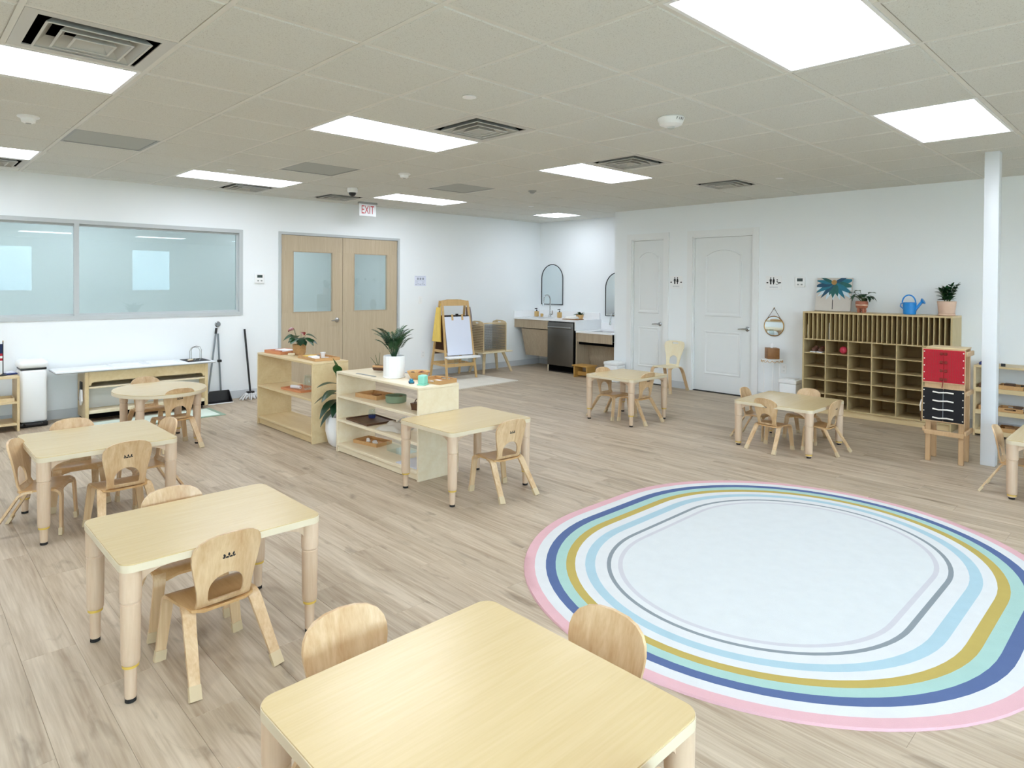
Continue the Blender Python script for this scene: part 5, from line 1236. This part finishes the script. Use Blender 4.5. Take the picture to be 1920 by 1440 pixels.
def faucet(label, x, y, z, h):
    t = thing('faucet', label, 'faucet', (x, y, z), 180)
    MB().lathe([(0.026, 0), (0.026, 0.006), (0.020, 0.015), (0.018, 0.06), (0.013, 0.075)], n=18).build('base', 'chrome', t)
    pts = [(0, 0, 0.06), (0, 0, h-0.09)] + [(0.085-0.085*math.cos(R(a)), 0, h-0.09+0.09*math.sin(R(a))) for a in (20, 45, 70, 90, 110, 135, 160)] + [(0.172, 0, h-0.11), (0.178, 0, h-0.16)]
    MB().tube(pts, 0.0115, 10).build('gooseneck', 'chrome', t); MB().tube([(0.178, 0, h-0.15), (0.181, 0, h-0.20)], 0.0155, 10).build('spray_head', 'chrome', t)
    MB().tube([(0, 0.015, 0.045), (0, 0.05, 0.05), (0.005, 0.06, 0.12)], [0.010, 0.009, 0.006], 8).build('lever', 'chrome', t)
faucet('tall chrome gooseneck faucet on the upper worktop', 8.655, 7.99, ZU+0.0005, 0.40)
faucet('chrome faucet at the lower sink beneath the second mirror', 8.655, 6.50, ZL+0.0005, 0.30)
for y, lb in ((8.29, 'amber soap bottle with black pump left of the tall faucet'), (7.73, 'amber soap bottle with black pump right of the tall faucet')):
    t = thing('soap_bottle', lb, 'soap bottle', (8.62, y, ZU+0.0005))
    MB().rbox(-0.032, 0.032, -0.032, 0.032, 0, 0.098, 0.008).build('bottle_body', 'soap_amber', t); MB().cyl(0, 0, 0.097, 0.115, 0.014, n=14).build('collar', 'plastic_black', t)
    MB().tube([(0, 0, 0.113), (0, 0, 0.145)], 0.006, 8).build('pump_stem', 'plastic_black', t); MB().tube([(0.012, 0, 0.147), (-0.045, 0, 0.143)], 0.008, 8).build('nozzle', 'plastic_black', t)
t = thing('amber_cup', 'small amber cup beside the left soap bottle', 'cup', (8.66, 8.20, ZU+0.0005)); MB().lathe([(0.022, 0), (0.027, 0.055), (0.024, 0.055), (0.019, 0.005)], n=16).build('cup_body', 'soap_amber', t); MB().tube([(0, -0.026, 0.045), (0, -0.042, 0.035), (0, -0.025, 0.014)], 0.004, 6).build('cup_handle', 'soap_amber', t)
t = thing('basket_plant', 'small leafy plant in a woven basket on the upper worktop', 'plant', (8.63, 7.27, ZU+0.0005))
MB().lathe([(0.05, 0), (0.065, 0.05), (0.068, 0.075), (0.062, 0.072), (0.045, 0.006)], n=20).build('basket', 'wicker', t); MB().cyl(0, 0, 0.05, 0.066, 0.06, n=16).build('soil', 'soil', t)
rr = random.Random(8)
for k in range(26): add_leaf(t, (0.035*math.cos(k*2.4)*rr.random(), 0.035*math.sin(k*2.4)*rr.random(), 0.066), k*137.5, rr.uniform(15, 75), rr.uniform(0.06, 0.10), 0.036, 0.4, 0.3, ('leaf_green', 'leaf_dark', 'leaf_bright')[k % 3])
slab('serving_board', 'wooden serving board under the folded towel', 'board', 8.28, 8.46, 7.04, 7.36, ZU+0.0005, ZU+0.013, 'box_wood', 4)
t = thing('folded_towel', 'folded white towel on the serving board', 'towel', (8.37, 7.23, ZU+0.0135), 6)
for k in range(3): MB().rbox(-0.075+0.006*k, 0.075-0.006*k, -0.11+0.01*k, 0.10-0.012*k, 0.013*k, 0.013*k+0.013, 0.006, 2).build('towel_fold', 'towel', t)
slab('dark_tray', 'small dark dish behind the folded towel', 'dish', 8.52, 8.60, 7.40, 7.52, ZU+0.0005, ZU+0.012, 'dark_wood', 0, 0.004)
def arch_mirror(label, yc, w2, z0, z1):
    t = thing('arch_mirror', label, 'mirror', (XA, yc, z0)); zs = z1-w2
    o = [(-w2, 0), (w2, 0), (w2, zs-z0)] + [(w2*math.cos(R(a)), zs-z0+w2*math.sin(R(a))) for a in range(10, 180, 10)] + [(-w2, zs-z0)]
    MB().prism([(u*0.985, 0.004+v*0.988) for u, v in o], -0.010, -0.003, 'x').build('glass', 'mirror', t)
    MB().tube([(-0.012, u, v) for u, v in o] + [(-0.012, o[0][0], o[0][1])], 0.008, 6, False).build('black_rim', 'black_metal', t)
arch_mirror('arched black-rimmed mirror behind the tall faucet', 8.115, 0.262, 1.11, 1.84)
arch_mirror('arched black-rimmed mirror partly hidden by the wall corner', 6.62, 0.262, 0.955, 1.685)
t = thing('step_stool', 'honey-coloured wooden step stool under the lower worktop', 'stool', (8.06, 6.66, 0), 0)
MB(t).rbox(7.94, 8.19, 6.53, 6.85, 0.175, 0.197, 0.004).build('step_top', 'stool_wood', t)
for y in (6.55, 6.81): MB(t).rbox(7.96, 8.17, y, y+0.02, 0, 0.175, 0.003, 1).build('side', 'stool_wood', t)
MB(t).box(8.04, 8.09, 6.571, 6.809, 0.03, 0.09).build('stretcher', 'stool_wood', t)
def bin_box(label, cx, cy, lx, ly, h, rz=0, lid=True):
    t = thing('white_bin', label, 'trash can', (cx, cy, 0), rz); a, b = lx/2, ly/2
    MB().rbox(-a*0.94, a*0.94, -b*0.94, b*0.94, 0, h-0.05, 0.012).build('bin_body', 'plastic_white', t); MB().rbox(-a, a, -b, b, h-0.05, h, 0.012).build('lid', 'plastic_white', t); MB().rbox(-a*0.7, a*0.7, -b*0.7, b*0.7, h-0.001, h+0.008, 0.004).build('lid_panel', 'trim_white', t)
bin_box('white lidded bin standing at the alcove corner', 8.10, 6.12, 0.23, 0.26, 0.30)
bin_box('white lidded bin between the cubby unit and the tissue stand', 8.12, 3.42, 0.22, 0.22, 0.33)

# ================================================================== RIGHT WALL
def person_icon(m, x, y, z, h, skirt):
    """little pictogram figure on a wall facing -X, y is its centre"""
    s = h/0.1
    m.prism([(y+0.0095*s*math.cos(R(a)), z+0.090*s+0.0095*s*math.sin(R(a))) for a in range(0, 360, 30)], x-0.0006, x, 'x')
    if skirt: o = [(0.010, 0.078), (0.017, 0.045), (0.012, 0.045), (0.019, 0.028), (0.008, 0.028), (0.008, 0.0), (-0.008, 0.0), (-0.008, 0.028), (-0.019, 0.028), (-0.012, 0.045), (-0.017, 0.045), (-0.010, 0.078)]
    else: o = [(0.013, 0.078), (0.017, 0.045), (0.011, 0.042), (0.010, 0.0), (0.002, 0.0), (-0.002, 0.0), (-0.010, 0.0), (-0.011, 0.042), (-0.017, 0.045), (-0.013, 0.078)]
    m.prism([(y+u*s, z+v*s) for u, v in o], x-0.0006, x, 'x')
def rest_sign(label, y, z, acc):
    t = thing('restroom_sign', label, 'sign', (XR, y, z-0.095)); w2 = 0.105
    MB(t).rbox(XR-0.005, XR, y-w2, y+w2, z-0.095, z+0.085, 0.002, 1).build('sign_plate', 'plastic_white', t)
    m = MB(t); x = XR-0.005; zz = z-0.025
    if acc:
        person_icon(m, x, y+0.038, zz, 0.09, False); person_icon(m, x, y+0.0, zz, 0.09, True)
        yc = y-0.045
        m.prism([(yc+0.008*math.cos(R(a)), zz+0.06+0.008*math.sin(R(a))) for a in range(0, 360, 40)], x-0.0006, x, 'x')
        m.strip([(x-0.0005, yc, zz+0.05), (x-0.0005, yc-0.002, zz+0.028), (x-0.0005, yc-0.018, zz+0.028), (x-0.0005, yc-0.026, zz+0.006)], (0, 1, 0.3), 0.007, 0.0008)
        ring_ = [(x-0.0005, yc+0.004+0.019*math.cos(R(a)), zz+0.018+0.019*math.sin(R(a))) for a in range(60, 340, 20)]; m.tube(ring_, 0.0022, 4)
    else:
        person_icon(m, x, y+0.022, zz-0.004, 0.10, False); person_icon(m, x, y-0.022, zz-0.004, 0.10, True)
    for s in (-1, 1): m.prism([(y+s*0.082+0.014*math.cos(R(a)), zz+0.022+0.008*math.sin(R(a))) for a in range(0, 360, 30)], x-0.0006, x, 'x')
    m.build('pictogram', 'ink', t)
    lettering('caption', 'RESTROOM', 0.020, 'ink_grey', t, Matrix.Translation(-t.location) @ face_negX(XR-0.0055, y, z-0.062), 1.0)
rest_sign('restroom sign with two figures between the white doors', 5.147, 1.528, False)
rest_sign('restroom sign with two figures and a wheelchair beside the wide door', 3.713, 1.528, True)
t = thing('round_mirror', 'small round hanging mirror with a chain above the tissue stand', 'mirror', (XR, 3.70, 0.84))
q = MB().lathe([(0.122, 0.0), (0.122, 0.006)], n=36).xf(Matrix.Translation((XR-0.006, 3.70, 0.967)) @ Matrix.Rotation(R(-90), 4, 'Y')); MB(t).add(q.v, q.f).build('glass', 'mirror', t)
MB(t).tube([(XR-0.010, 3.70+0.126*math.cos(R(a)), 0.967+0.126*math.sin(R(a))) for a in range(0, 361, 10)], 0.006, 6, False).build('rim', 'brass', t)
for s in (-1, 1): MB(t).tube([(XR-0.010, 3.70+s*0.09, 0.967+0.088), (XR-0.008, 3.70, 1.20)], 0.0025, 5).build('chain', 'dark_wood', t)
MB(t).tube([(XR, 3.70, 1.20), (XR-0.016, 3.70, 1.203)], 0.005, 6).build('nail', 'brass', t)
t = thing('plant_stand', 'thin white metal stand with scalloped rim holding the tissue box', 'stand', (8.10, 3.655, 0))
MB(t).lathe([(0.125, 0.548), (0.13, 0.552), (0.13, 0.560), (0.125, 0.564)], 8.10, 3.655, 28).build('stand_top', 'plastic_white', t)
m = MB(t)
for k in range(14):
    a0, a1 = 2*math.pi*k/14, 2*math.pi*(k+1)/14; pts = [(8.10+0.128*math.cos(a0+(a1-a0)*i/6), 3.655+0.128*math.sin(a0+(a1-a0)*i/6), 0.549-0.026*math.sin(math.pi*i/6)) for i in range(7)]; m.tube(pts, 0.003, 5)
m.build('scalloped_rim', 'wicker', t)
for k in range(3):
    a = R(90+120*k); MB(t).tube([(8.10+0.115*math.cos(a), 3.655+0.115*math.sin(a), 0.55), (8.10+0.10*math.cos(a), 3.655+0.10*math.sin(a), 0.28), (8.10+0.11*math.cos(a), 3.655+0.11*math.sin(a), 0.0)], 0.0055, 7).build('leg', 'plastic_white', t)
MB(t).lathe([(0.098, 0.13), (0.104, 0.134), (0.098, 0.138)], 8.10, 3.655, 24, False).build('brace_ring', 'plastic_white', t)
t = thing('tissue_box', 'brown wooden tissue box with a white tissue on the stand', 'tissue box', (8.10, 3.655, 0.565), 40)
MB().rbox(-0.072, 0.072, -0.072, 0.072, 0, 0.135, 0.004).build('box_body', 'box_wood', t)
MB().add([(-0.025, 0, 0.134), (0.025, 0, 0.134), (0.03, 0.008, 0.18), (0.0, -0.004, 0.205), (-0.02, -0.012, 0.175), (0.0, 0.02, 0.136), (0.0, 0.02, 0.175)], [(0, 1, 2, 3, 4), (0, 5, 6, 4), (5, 1, 2, 6), (6, 2, 3), (4, 6, 3)]).build('tissue', 'paper', t)
# ---- cubby unit
CX0, CX1, CY0, CY1, CHT = 7.87, 8.25, 1.675, 3.185, 1.186
t = thing('cubby_unit', 'tall wooden cubby unit with mail slots above square compartments', 'cubby shelf', ((CX0+CX1)/2, (CY0+CY1)/2, 0))
th = 0.018
for y in (CY0, CY1-th): MB(t).rbox(CX0, CX1, y, y+th, 0, CHT-th, 0.002, 1).build('side_panel', 'cubby_wood', t)
MB(t).rbox(CX0, CX1, CY0, CY1, CHT-th, CHT, 0.002, 1).build('top_board', 'birch', t)
MB(t).box(CX1-0.012, CX1-0.002, CY0+th, CY1-th, 0.05, CHT-th).build('back_panel', 'cubby_back', t)
ZS, ZB = 0.862, 0.085
MB(t).box(CX0, CX1-0.012, CY0+th, CY1-th, ZS-0.007, ZS+0.007).build('slot_floor', 'cubby_wood', t)
MB(t).box(CX0, CX1-0.012, CY0+th, CY1-th, ZB-0.016, ZB).build('bottom_board', 'cubby_wood', t)
MB(t).box(CX0+0.02, CX0+0.04, CY0+th, CY1-th, 0.002, ZB-0.016).build('kick_board', 'birch', t)
cw = (CY1-CY0-2*th)/6
for k in range(1, 6):
    y = CY0+th+k*cw; MB(t).box(CX0+0.001, CX1-0.012, y-0.006, y+0.006, ZB, ZS-0.007).build('upright', 'cubby_wood', t)
for k in range(6):
    for r_ in range(1, 5):
        z = ZB+(ZS-0.007-ZB)*r_/5; MB(t).box(CX0+0.002, CX1-0.012, CY0+th+k*cw+0.0065, CY0+th+(k+1)*cw-0.0065, z-0.005, z+0.005).build('shelf_board', 'cubby_wood', t)
sw = (CY1-CY0-2*th)/30
for k in range(1, 30): y = CY0+th+k*sw; MB(t).box(CX0+0.001, CX1-0.012, y-0.004, y+0.004, ZS+0.007, CHT-th).build('slot_divider', 'cubby_wood', t)
cubz = lambda r_: ZB+(ZS-0.007-ZB)*r_/5 + (0.0055 if r_ else 0)
def shoe(label, y, dz):
    t = thing('shoe', label, 'shoe', (7.96, y, cubz(4)+0.0005), 0, 'shoes in the top left compartment')
    MB().ball((0.0, 0, 0.03), (0.07, 0.028, 0.028), 14, 8).build('upper', 'shoe_brown', t); MB().rbox(-0.075, 0.075, -0.03, 0.03, 0, 0.010, 0.004).build('sole', 'paper', t); MB().ball((0.045, 0, 0.045), (0.035, 0.026, 0.03), 12, 7).build('collar', 'shoe_brown', t)
shoe('left brown shoe in the top left compartment', 3.075, 0); shoe('right brown shoe in the top left compartment', 3.0, 0)
t = thing('pink_ball', 'pink knitted ball in the second compartment of the top row', 'ball', (7.98, 2.76, cubz(4)+0.0005)); MB().ball((0, 0, 0.042), 0.042, 16, 10).build('ball_body', 'pink_ball', t)
for k in range(3): MB().tube([(0.0425*math.cos(R(a))*math.cos(k*1.05), 0.0425*math.cos(R(a))*math.sin(k*1.05), 0.042+0.0425*math.sin(R(a))) for a in range(0, 361, 24)], 0.002, 4, False).build('seam', 'red_print', t)
slab('mail_papers', 'white papers standing in a mail slot of the cubby unit', 'paper', 7.90, 8.12, CY1-th-5.62*sw, CY1-th-5.50*sw, ZS+0.0075, ZS+0.20, 'paper', 0, 0.001)
slab('mail_envelope', 'cream envelope in the first mail slot of the cubby unit', 'paper', 7.90, 8.1, CY1-th-0.7*sw, CY1-th-0.55*sw, ZS+0.0075, ZS+0.17, 'chair_pale', 0, 0.001)
# ---- on top of the cubby unit
zt = CHT+0.0005
t = thing('flower_canvas', 'square canvas painting of a blue daisy leaning on the wall', 'painting', (8.12, 2.945, zt+0.006)); A = 0.20
q = Matrix.Translation((8.12, 2.945, zt+0.006)) @ Matrix.Rotation(R(11), 4, 'Y')
def cv(u, v, d): p = q @ Vector((d, u, v)); return p
m = MB(t); m.add([cv(u, v, d) for d in (0, 0.03) for u, v in ((-A, 0), (A, 0), (A, 0.40), (-A, 0.40))], [(0, 1, 2, 3), (7, 6, 5, 4), (0, 4, 5, 1), (1, 5, 6, 2), (2, 6, 7, 3), (3, 7, 4, 0)]); m.build('canvas', 'canvas_ground', t)
rr = random.Random(21)
def petal(ang, L, W, mat, dep, u0=-0.0, v0=0.335):
    pts = []; L *= 1.3; W *= 1.15
    for k in range(9): s = k/8; pts.append((s*L, W*math.sin(math.pi*s**0.7)))
    pts += [(a, -b) for a, b in reversed(pts[1:-1])]
    ca, sa = math.cos(R(ang)), math.sin(R(ang)); vs = []
    for a, b in pts:
        u, v = u0+a*ca-b*sa, v0+a*sa+b*ca; u = max(-A+0.002, min(A-0.002, u)); v = max(0.002, min(0.398, v)); vs.append(cv(u, v, -0.0006-dep))
    MB(t).add(vs, [tuple(range(len(vs)))]).build('petal', mat, t)
for k, (ang, L, W, mt) in enumerate(((200, 0.20, 0.020, 'paint_pale'), (222, 0.21, 0.028, 'paint_pale'), (248, 0.17, 0.026, 'paint_pale'), (270, 0.16, 0.026, 'paint_pale'), (292, 0.17, 0.026, 'paint_pale'), (318, 0.19, 0.022, 'paint_pale'), (340, 0.2, 0.02, 'paint_pale'),
                                     (170, 0.19, 0.030, 'paint_teal'), (190, 0.19, 0.030, 'paint_green'), (210, 0.20, 0.026, 'paint_teal'), (234, 0.18, 0.024, 'paint_teal'), (252, 0.13, 0.028, 'paint_green'), (272, 0.14, 0.030, 'paint_green'), (288, 0.12, 0.026, 'paint_green'), (308, 0.18, 0.022, 'paint_deep'), (330, 0.19, 0.024, 'paint_teal'), (350, 0.19, 0.028, 'paint_deep'), (8, 0.18, 0.020, 'paint_teal'), (25, 0.15, 0.016, 'paint_green'), (152, 0.15, 0.018, 'paint_deep'))):
    petal(ang, L, W, mt, 0.00015*k)
MB(t).add([cv(0.032*math.cos(R(a)), 0.345+0.030*math.sin(R(a)), -0.0045) for a in range(0, 360, 24)], [tuple(range(15))]).build('flower_centre', 'paint_gold', t)
MB(t).add([cv(u, v, -0.0008) for u, v in ((-0.004, 0.20), (0.006, 0.20), (0.008, 0.1), (0.004, 0.02), (-0.004, 0.02), (0.0, 0.1))], [(0, 1, 2, 3, 4, 5)]).build('painted_stem', 'ink', t)
t = thing('potted_plant', 'trailing plant in a copper footed pot beside the painting', 'plant', (8.08, 2.605, zt))
MB().lathe([(0.045, 0.045), (0.060, 0.06), (0.066, 0.10), (0.064, 0.128), (0.058, 0.132), (0.056, 0.12), (0.04, 0.06)], n=24).build('pot', 'pot_copper', t)
MB().lathe([(0.066, 0.082), (0.069, 0.088), (0.066, 0.094)], n=24, closed=False).build('pot_band', 'pot_pink', t)
for k in range(4): MB().lathe([(0.012, 0), (0.017, 0.02), (0.014, 0.055)], 0.036*math.cos(R(45+90*k)), 0.036*math.sin(R(45+90*k)), 10).build('pot_foot', 'pot_copper', t)
MB().cyl(0, 0, 0.10, 0.115, 0.055, n=16).build('soil', 'soil', t)
rr = random.Random(4)
for k in range(15):
    az = k*137.5; el = rr.uniform(35, 82); d = rr.uniform(0.07, 0.15); tip = Vector((d*math.cos(R(az))*math.cos(R(el)), d*math.sin(R(az))*math.cos(R(el)), 0.11+d*math.sin(R(el))))
    MB().tube(curve_pts((0, 0, 0.11), tip, (0, 0, 0.015), 4), 0.002, 5).build('stem', 'stem', t); add_leaf(t, tip, az+rr.uniform(-30, 30), rr.uniform(-45, 35), rr.uniform(0.075, 0.10), 0.065, 0.4, 0.3, ('leaf_dark', 'leaf_green')[k % 2], 0, 0.8)
t = thing('watering_can', 'bright blue watering can on the cubby unit', 'watering can', (8.08, 2.12, zt), -90)
MB().lathe([(0.058, 0), (0.062, 0.004), (0.066, 0.125), (0.062, 0.13), (0.058, 0.125), (0.055, 0.01), (0.0, 0.008)], n=26, closed=False).build('can_body', 'can_blue', t); MB().cyl(0, 0, 0.001, 0.008, 0.056, n=22).build('can_base', 'can_blue', t)
MB().prism([(0.055, 0.03), (0.055, 0.075), (0.10, 0.135), (0.115, 0.15), (0.13, 0.135), (0.10, 0.095)], -0.018, 0.018, 'y').build('spout', 'can_blue', t)
q = MB().lathe([(0.018, 0), (0.034, 0.02), (0.030, 0.026)], n=18).xf(Matrix.Translation((0.112, 0, 0.136)) @ Matrix.Rotation(R(58), 4, 'Y')); MB().add(q.v, q.f).build('rose', 'can_blue', t)
MB().tube([(0.045*math.cos(R(a))-0.008+0.02*math.cos(R(a)), 0, 0.125+0.085*math.sin(R(a))) for a in range(0, 181, 15)], 0.007, 8).build('top_handle', 'can_blue', t)
MB().tube([(-0.06, 0, 0.12), (-0.085, 0, 0.115), (-0.09, 0, 0.085), (-0.064, 0, 0.06)], 0.006, 8).build('rear_handle', 'can_blue', t)
t = thing('potted_plant', 'bushy green plant in a pale pink clay pot at the end of the cubby unit', 'plant', (8.08, 1.775, zt))
MB().lathe([(0.068, 0), (0.078, 0.004), (0.079, 0.02), (0.070, 0.022), (0.074, 0.03), (0.088, 0.15), (0.084, 0.152), (0.080, 0.13), (0.06, 0.03)], n=28).build('pot', 'pot_pink', t); MB().cyl(0, 0, 0.12, 0.138, 0.08, n=18).build('soil', 'soil', t)
rr = random.Random(9)
for k in range(9):
    az = k*40+rr.uniform(-10, 10); el = rr.uniform(48, 82); d = rr.uniform(0.12, 0.20); tip = Vector((d*math.cos(R(az))*math.cos(R(el)), d*math.sin(R(az))*math.cos(R(el)), 0.13+d*math.sin(R(el))))
    pts = curve_pts((0.02*math.cos(R(az)), 0.02*math.sin(R(az)), 0.13), tip, (0, 0, 0.01), 5); MB().tube(pts, 0.004, 6).build('stem', 'stem', t)
    for i in range(1, 6):
        for s in (-1, 1): add_leaf(t, pts[i], az+s*65+rr.uniform(-15, 15), el*0.5+rr.uniform(-10, 15), 0.07, 0.04, 0.25, 0.25, ('leaf_dark', 'leaf_green', 'leaf_dark')[(i+k) % 3])
    add_leaf(t, tip, az, el, 0.06, 0.034, 0.2, 0.25, 'leaf_green')
# ---- dressing frame stand
t = thing('dressing_frame_stand', 'wooden stand holding the red and the black dressing frames', 'stand', (6.57, 1.425, 0))
for x, y in ((6.475, 1.545), (6.475, 1.305), (6.66, 1.545), (6.66, 1.305)):
    MB(t).rbox(x-0.012, x+0.012, y-0.02, y+0.02, 0.0, 0.965 if x < 6.6 else 0.975, 0.004, 1).build('post', 'frame_wood', t)
for z in (0.93, 0.60, 0.27):
    for y in (1.275, 1.575): MB(t).rbox(6.45, 6.70, y-0.010, y+0.010, z-0.02, z+0.02, 0.005, 1).build('side_rail', 'frame_wood', t)
for z in (0.25, 0.655):
    MB(t).rbox(6.445, 6.462, 1.28, 1.57, z-0.02, z+0.02, 0.003, 1).build('ledge_rail', 'frame_wood', t)
MB(t).rbox(6.675, 6.690, 1.29, 1.56, 0.30, 0.93, 0.003, 1).build('rear_board', 'dark_wood', t)
MB(t).rbox(6.455, 6.70, 1.285, 1.565, 0.966, 0.978, 0.003, 1).build('top_board', 'birch', t)
def dress_frame(label, z0, z1, mat, kind):
    t = thing('lacing_board', label, 'dressing frame', (6.442, 1.425, z0)); y0, y1 = 1.275, 1.580
    xa, xb = 6.428, 6.444
    m = MB(t); m.box(xa, xb, y0, y1, z0, z0+0.014); m.box(xa, xb, y0, y1, z1-0.014, z1); m.box(xa, xb, y0, y0+0.014, z0+0.014, z1-0.014); m.box(xa, xb, y1-0.014, y1, z0+0.014, z1-0.014); m.build('frame', 'frame_wood', t)
    mc = (y0+y1)/2
    for a, b in ((y0+0.004, mc-0.001), (mc+0.001, y1-0.004)): MB(t).rbox(xa-0.004, xa, a, b, z0+0.01, z1-0.008, 0.0015, 1).build('cloth_flap', mat, t)
    for k in range(5):
        z = z0+0.028+(z1-z0-0.056)*k/4
        for y in (y0+0.012, y1-0.012): MB(t).ball((xa-0.005, y, z), (0.003, 0.005, 0.005), 8, 6).build('stud', 'white_lace', t)
    if kind == 'red':
        g = MB(t)
        for k in range(1, 24): y = y0+0.004+(y1-y0-0.008)*k/24; g.box(xa-0.0046, xa-0.004, y-0.0008, y+0.0008, z0+0.012, z1-0.01)
        for k in range(1, 22): z = z0+0.012+(z1-z0-0.022)*k/22; g.box(xa-0.0046, xa-0.004, y0+0.006, y1-0.006, z-0.0008, z+0.0008)
        g.build('check_weave', 'leaf_red', t)
        for k in range(4):
            z = z0+0.035+(z1-z0-0.075)*k/3
            for s in (-1, 1): MB(t).rbox(xa-0.010, xa-0.004, mc+s*0.016-0.012, mc+s*0.016+0.012, z-0.012, z+0.012, 0.003, 1).build('bow_loop', 'leaf_red', t)
        MB(t).tube([(xa-0.008, mc, z0+0.04), (xa-0.010, mc+0.004, z0-0.01), (xa-0.008, mc+0.008, z0-0.035)], 0.004, 6).build('ribbon_tail', 'leaf_red', t)
    else:
        for k in range(4):
            z = z0+0.035+(z1-z0-0.075)*k/3; MB(t).tube([(xa-0.008, mc-0.075, z), (xa-0.010, mc-0.03, z+0.004), (xa-0.010, mc+0.03, z-0.003), (xa-0.008, mc+0.075, z+0.002)], 0.006, 7).build('lace', 'white_lace', t)
        MB(t).box(xa-0.006, xa-0.004, mc-0.002, mc+0.002, z0+0.03, z1-0.03).build('center_seam', 'pole_grey', t)
dress_frame('red checked dressing frame on the upper half of the stand', 0.676, 0.968, 'red_cloth', 'red')
dress_frame('black dressing frame with white laces on the lower half of the stand', 0.348, 0.640, 'black_cloth', 'black')
t = thing('hanging_ribbon', 'brown and white cord hanging on the left side of the dressing stand', 'cord', (6.46, 1.598, 0.33)); MB(t).tube([(6.46, 1.592, 0.52), (6.455, 1.602, 0.47), (6.46, 1.60, 0.42)], 0.006, 6).build('cord_upper', 'white_lace', t); MB(t).tube([(6.46, 1.60, 0.42), (6.462, 1.596, 0.33)], 0.005, 6).build('cord_lower', 'dark_wood', t)
# ---- long low shelf behind the column
t = thing('low_shelf', 'long low shelf of wooden materials behind the white column', 'shelf', (8.07, 0.5, 0), group='open birch shelves')
for y in (-0.60, 0.45, 1.478): MB(t).rbox(7.90, 8.24, y, y+0.02, 0, 0.688, 0.002, 1).build('side_panel', 'birch', t)
MB(t).rbox(7.90, 8.24, -0.60, 1.498, 0.688, 0.708, 0.002, 1).build('top_board', 'birch', t)
for z in (0.045, 0.245, 0.465):
    for a, b in ((-0.5795, 0.4495), (0.4705, 1.4775)): MB(t).rbox(7.90, 8.24, a, b, z, z+0.02, 0.002, 1).build('shelf_board', 'birch', t)
    for a, b in ((-0.5795, 0.4495), (0.4705, 1.4775)): MB(t).box(7.893, 7.8995, a, b, z-0.02, z+0.022).build('shelf_lip', 'birch', t)
slab('navy_folder', 'navy blue folder on top of the long low shelf', 'folder', 7.96, 8.18, 1.33, 1.47, 0.7085, 0.735, 'navy', 3)
slab('small_cube', 'small dark cube on the long low shelf top beside the column', 'block', 7.95, 7.99, 1.25, 1.285, 0.7085, 0.735, 'ink', 10)
for k, (y, z, lb) in enumerate(((1.20, 0.4855, 'wooden tray of brown pieces on the upper board of the long low shelf'), (1.20, 0.2655, 'wooden tray of brown pieces on the middle board of the long low shelf'), (1.20, 0.0655, 'wooden tray on the bottom board of the long low shelf'), (1.40, 0.4855, 'narrow tray behind the column on the upper board'), (1.40, 0.2655, 'narrow tray behind the column on the middle board'))):
    tray(lb, 8.02, y, z, 0.2, 0.2 if k < 3 else 0.11, 0.04, 0, 'tray_wood' if k != 3 else 'dark_wood', k == 1)
for k, (y, z, mt, lb) in enumerate(((1.22, 0.493, 'dark_wood', 'dark wood block in the upper tray of the long low shelf'), (1.15, 0.273, 'dark_wood', 'dark wood block in the middle tray of the long low shelf'), (1.22, 0.073, 'box_wood', 'brown wood block in the bottom tray of the long low shelf'), (1.08, 0.4855, 'ink', 'black box on the upper board beside the tray'))):
    slab('wood_block', lb, 'block', 7.96, 8.06, y-0.04, y+0.04, z, z+0.045, mt, 8*k)
t = thing('white_mug', 'white mug on the middle board of the long low shelf', 'mug', (7.96, 1.06, 0.2655)); MB().lathe([(0.025, 0), (0.03, 0.005), (0.032, 0.06), (0.028, 0.06), (0.024, 0.008)], n=16).build('mug_body', 'plastic_white', t); MB().tube([(0, 0.03, 0.05), (0, 0.05, 0.04), (0, 0.03, 0.015)], 0.004, 6).build('mug_handle', 'plastic_white', t)
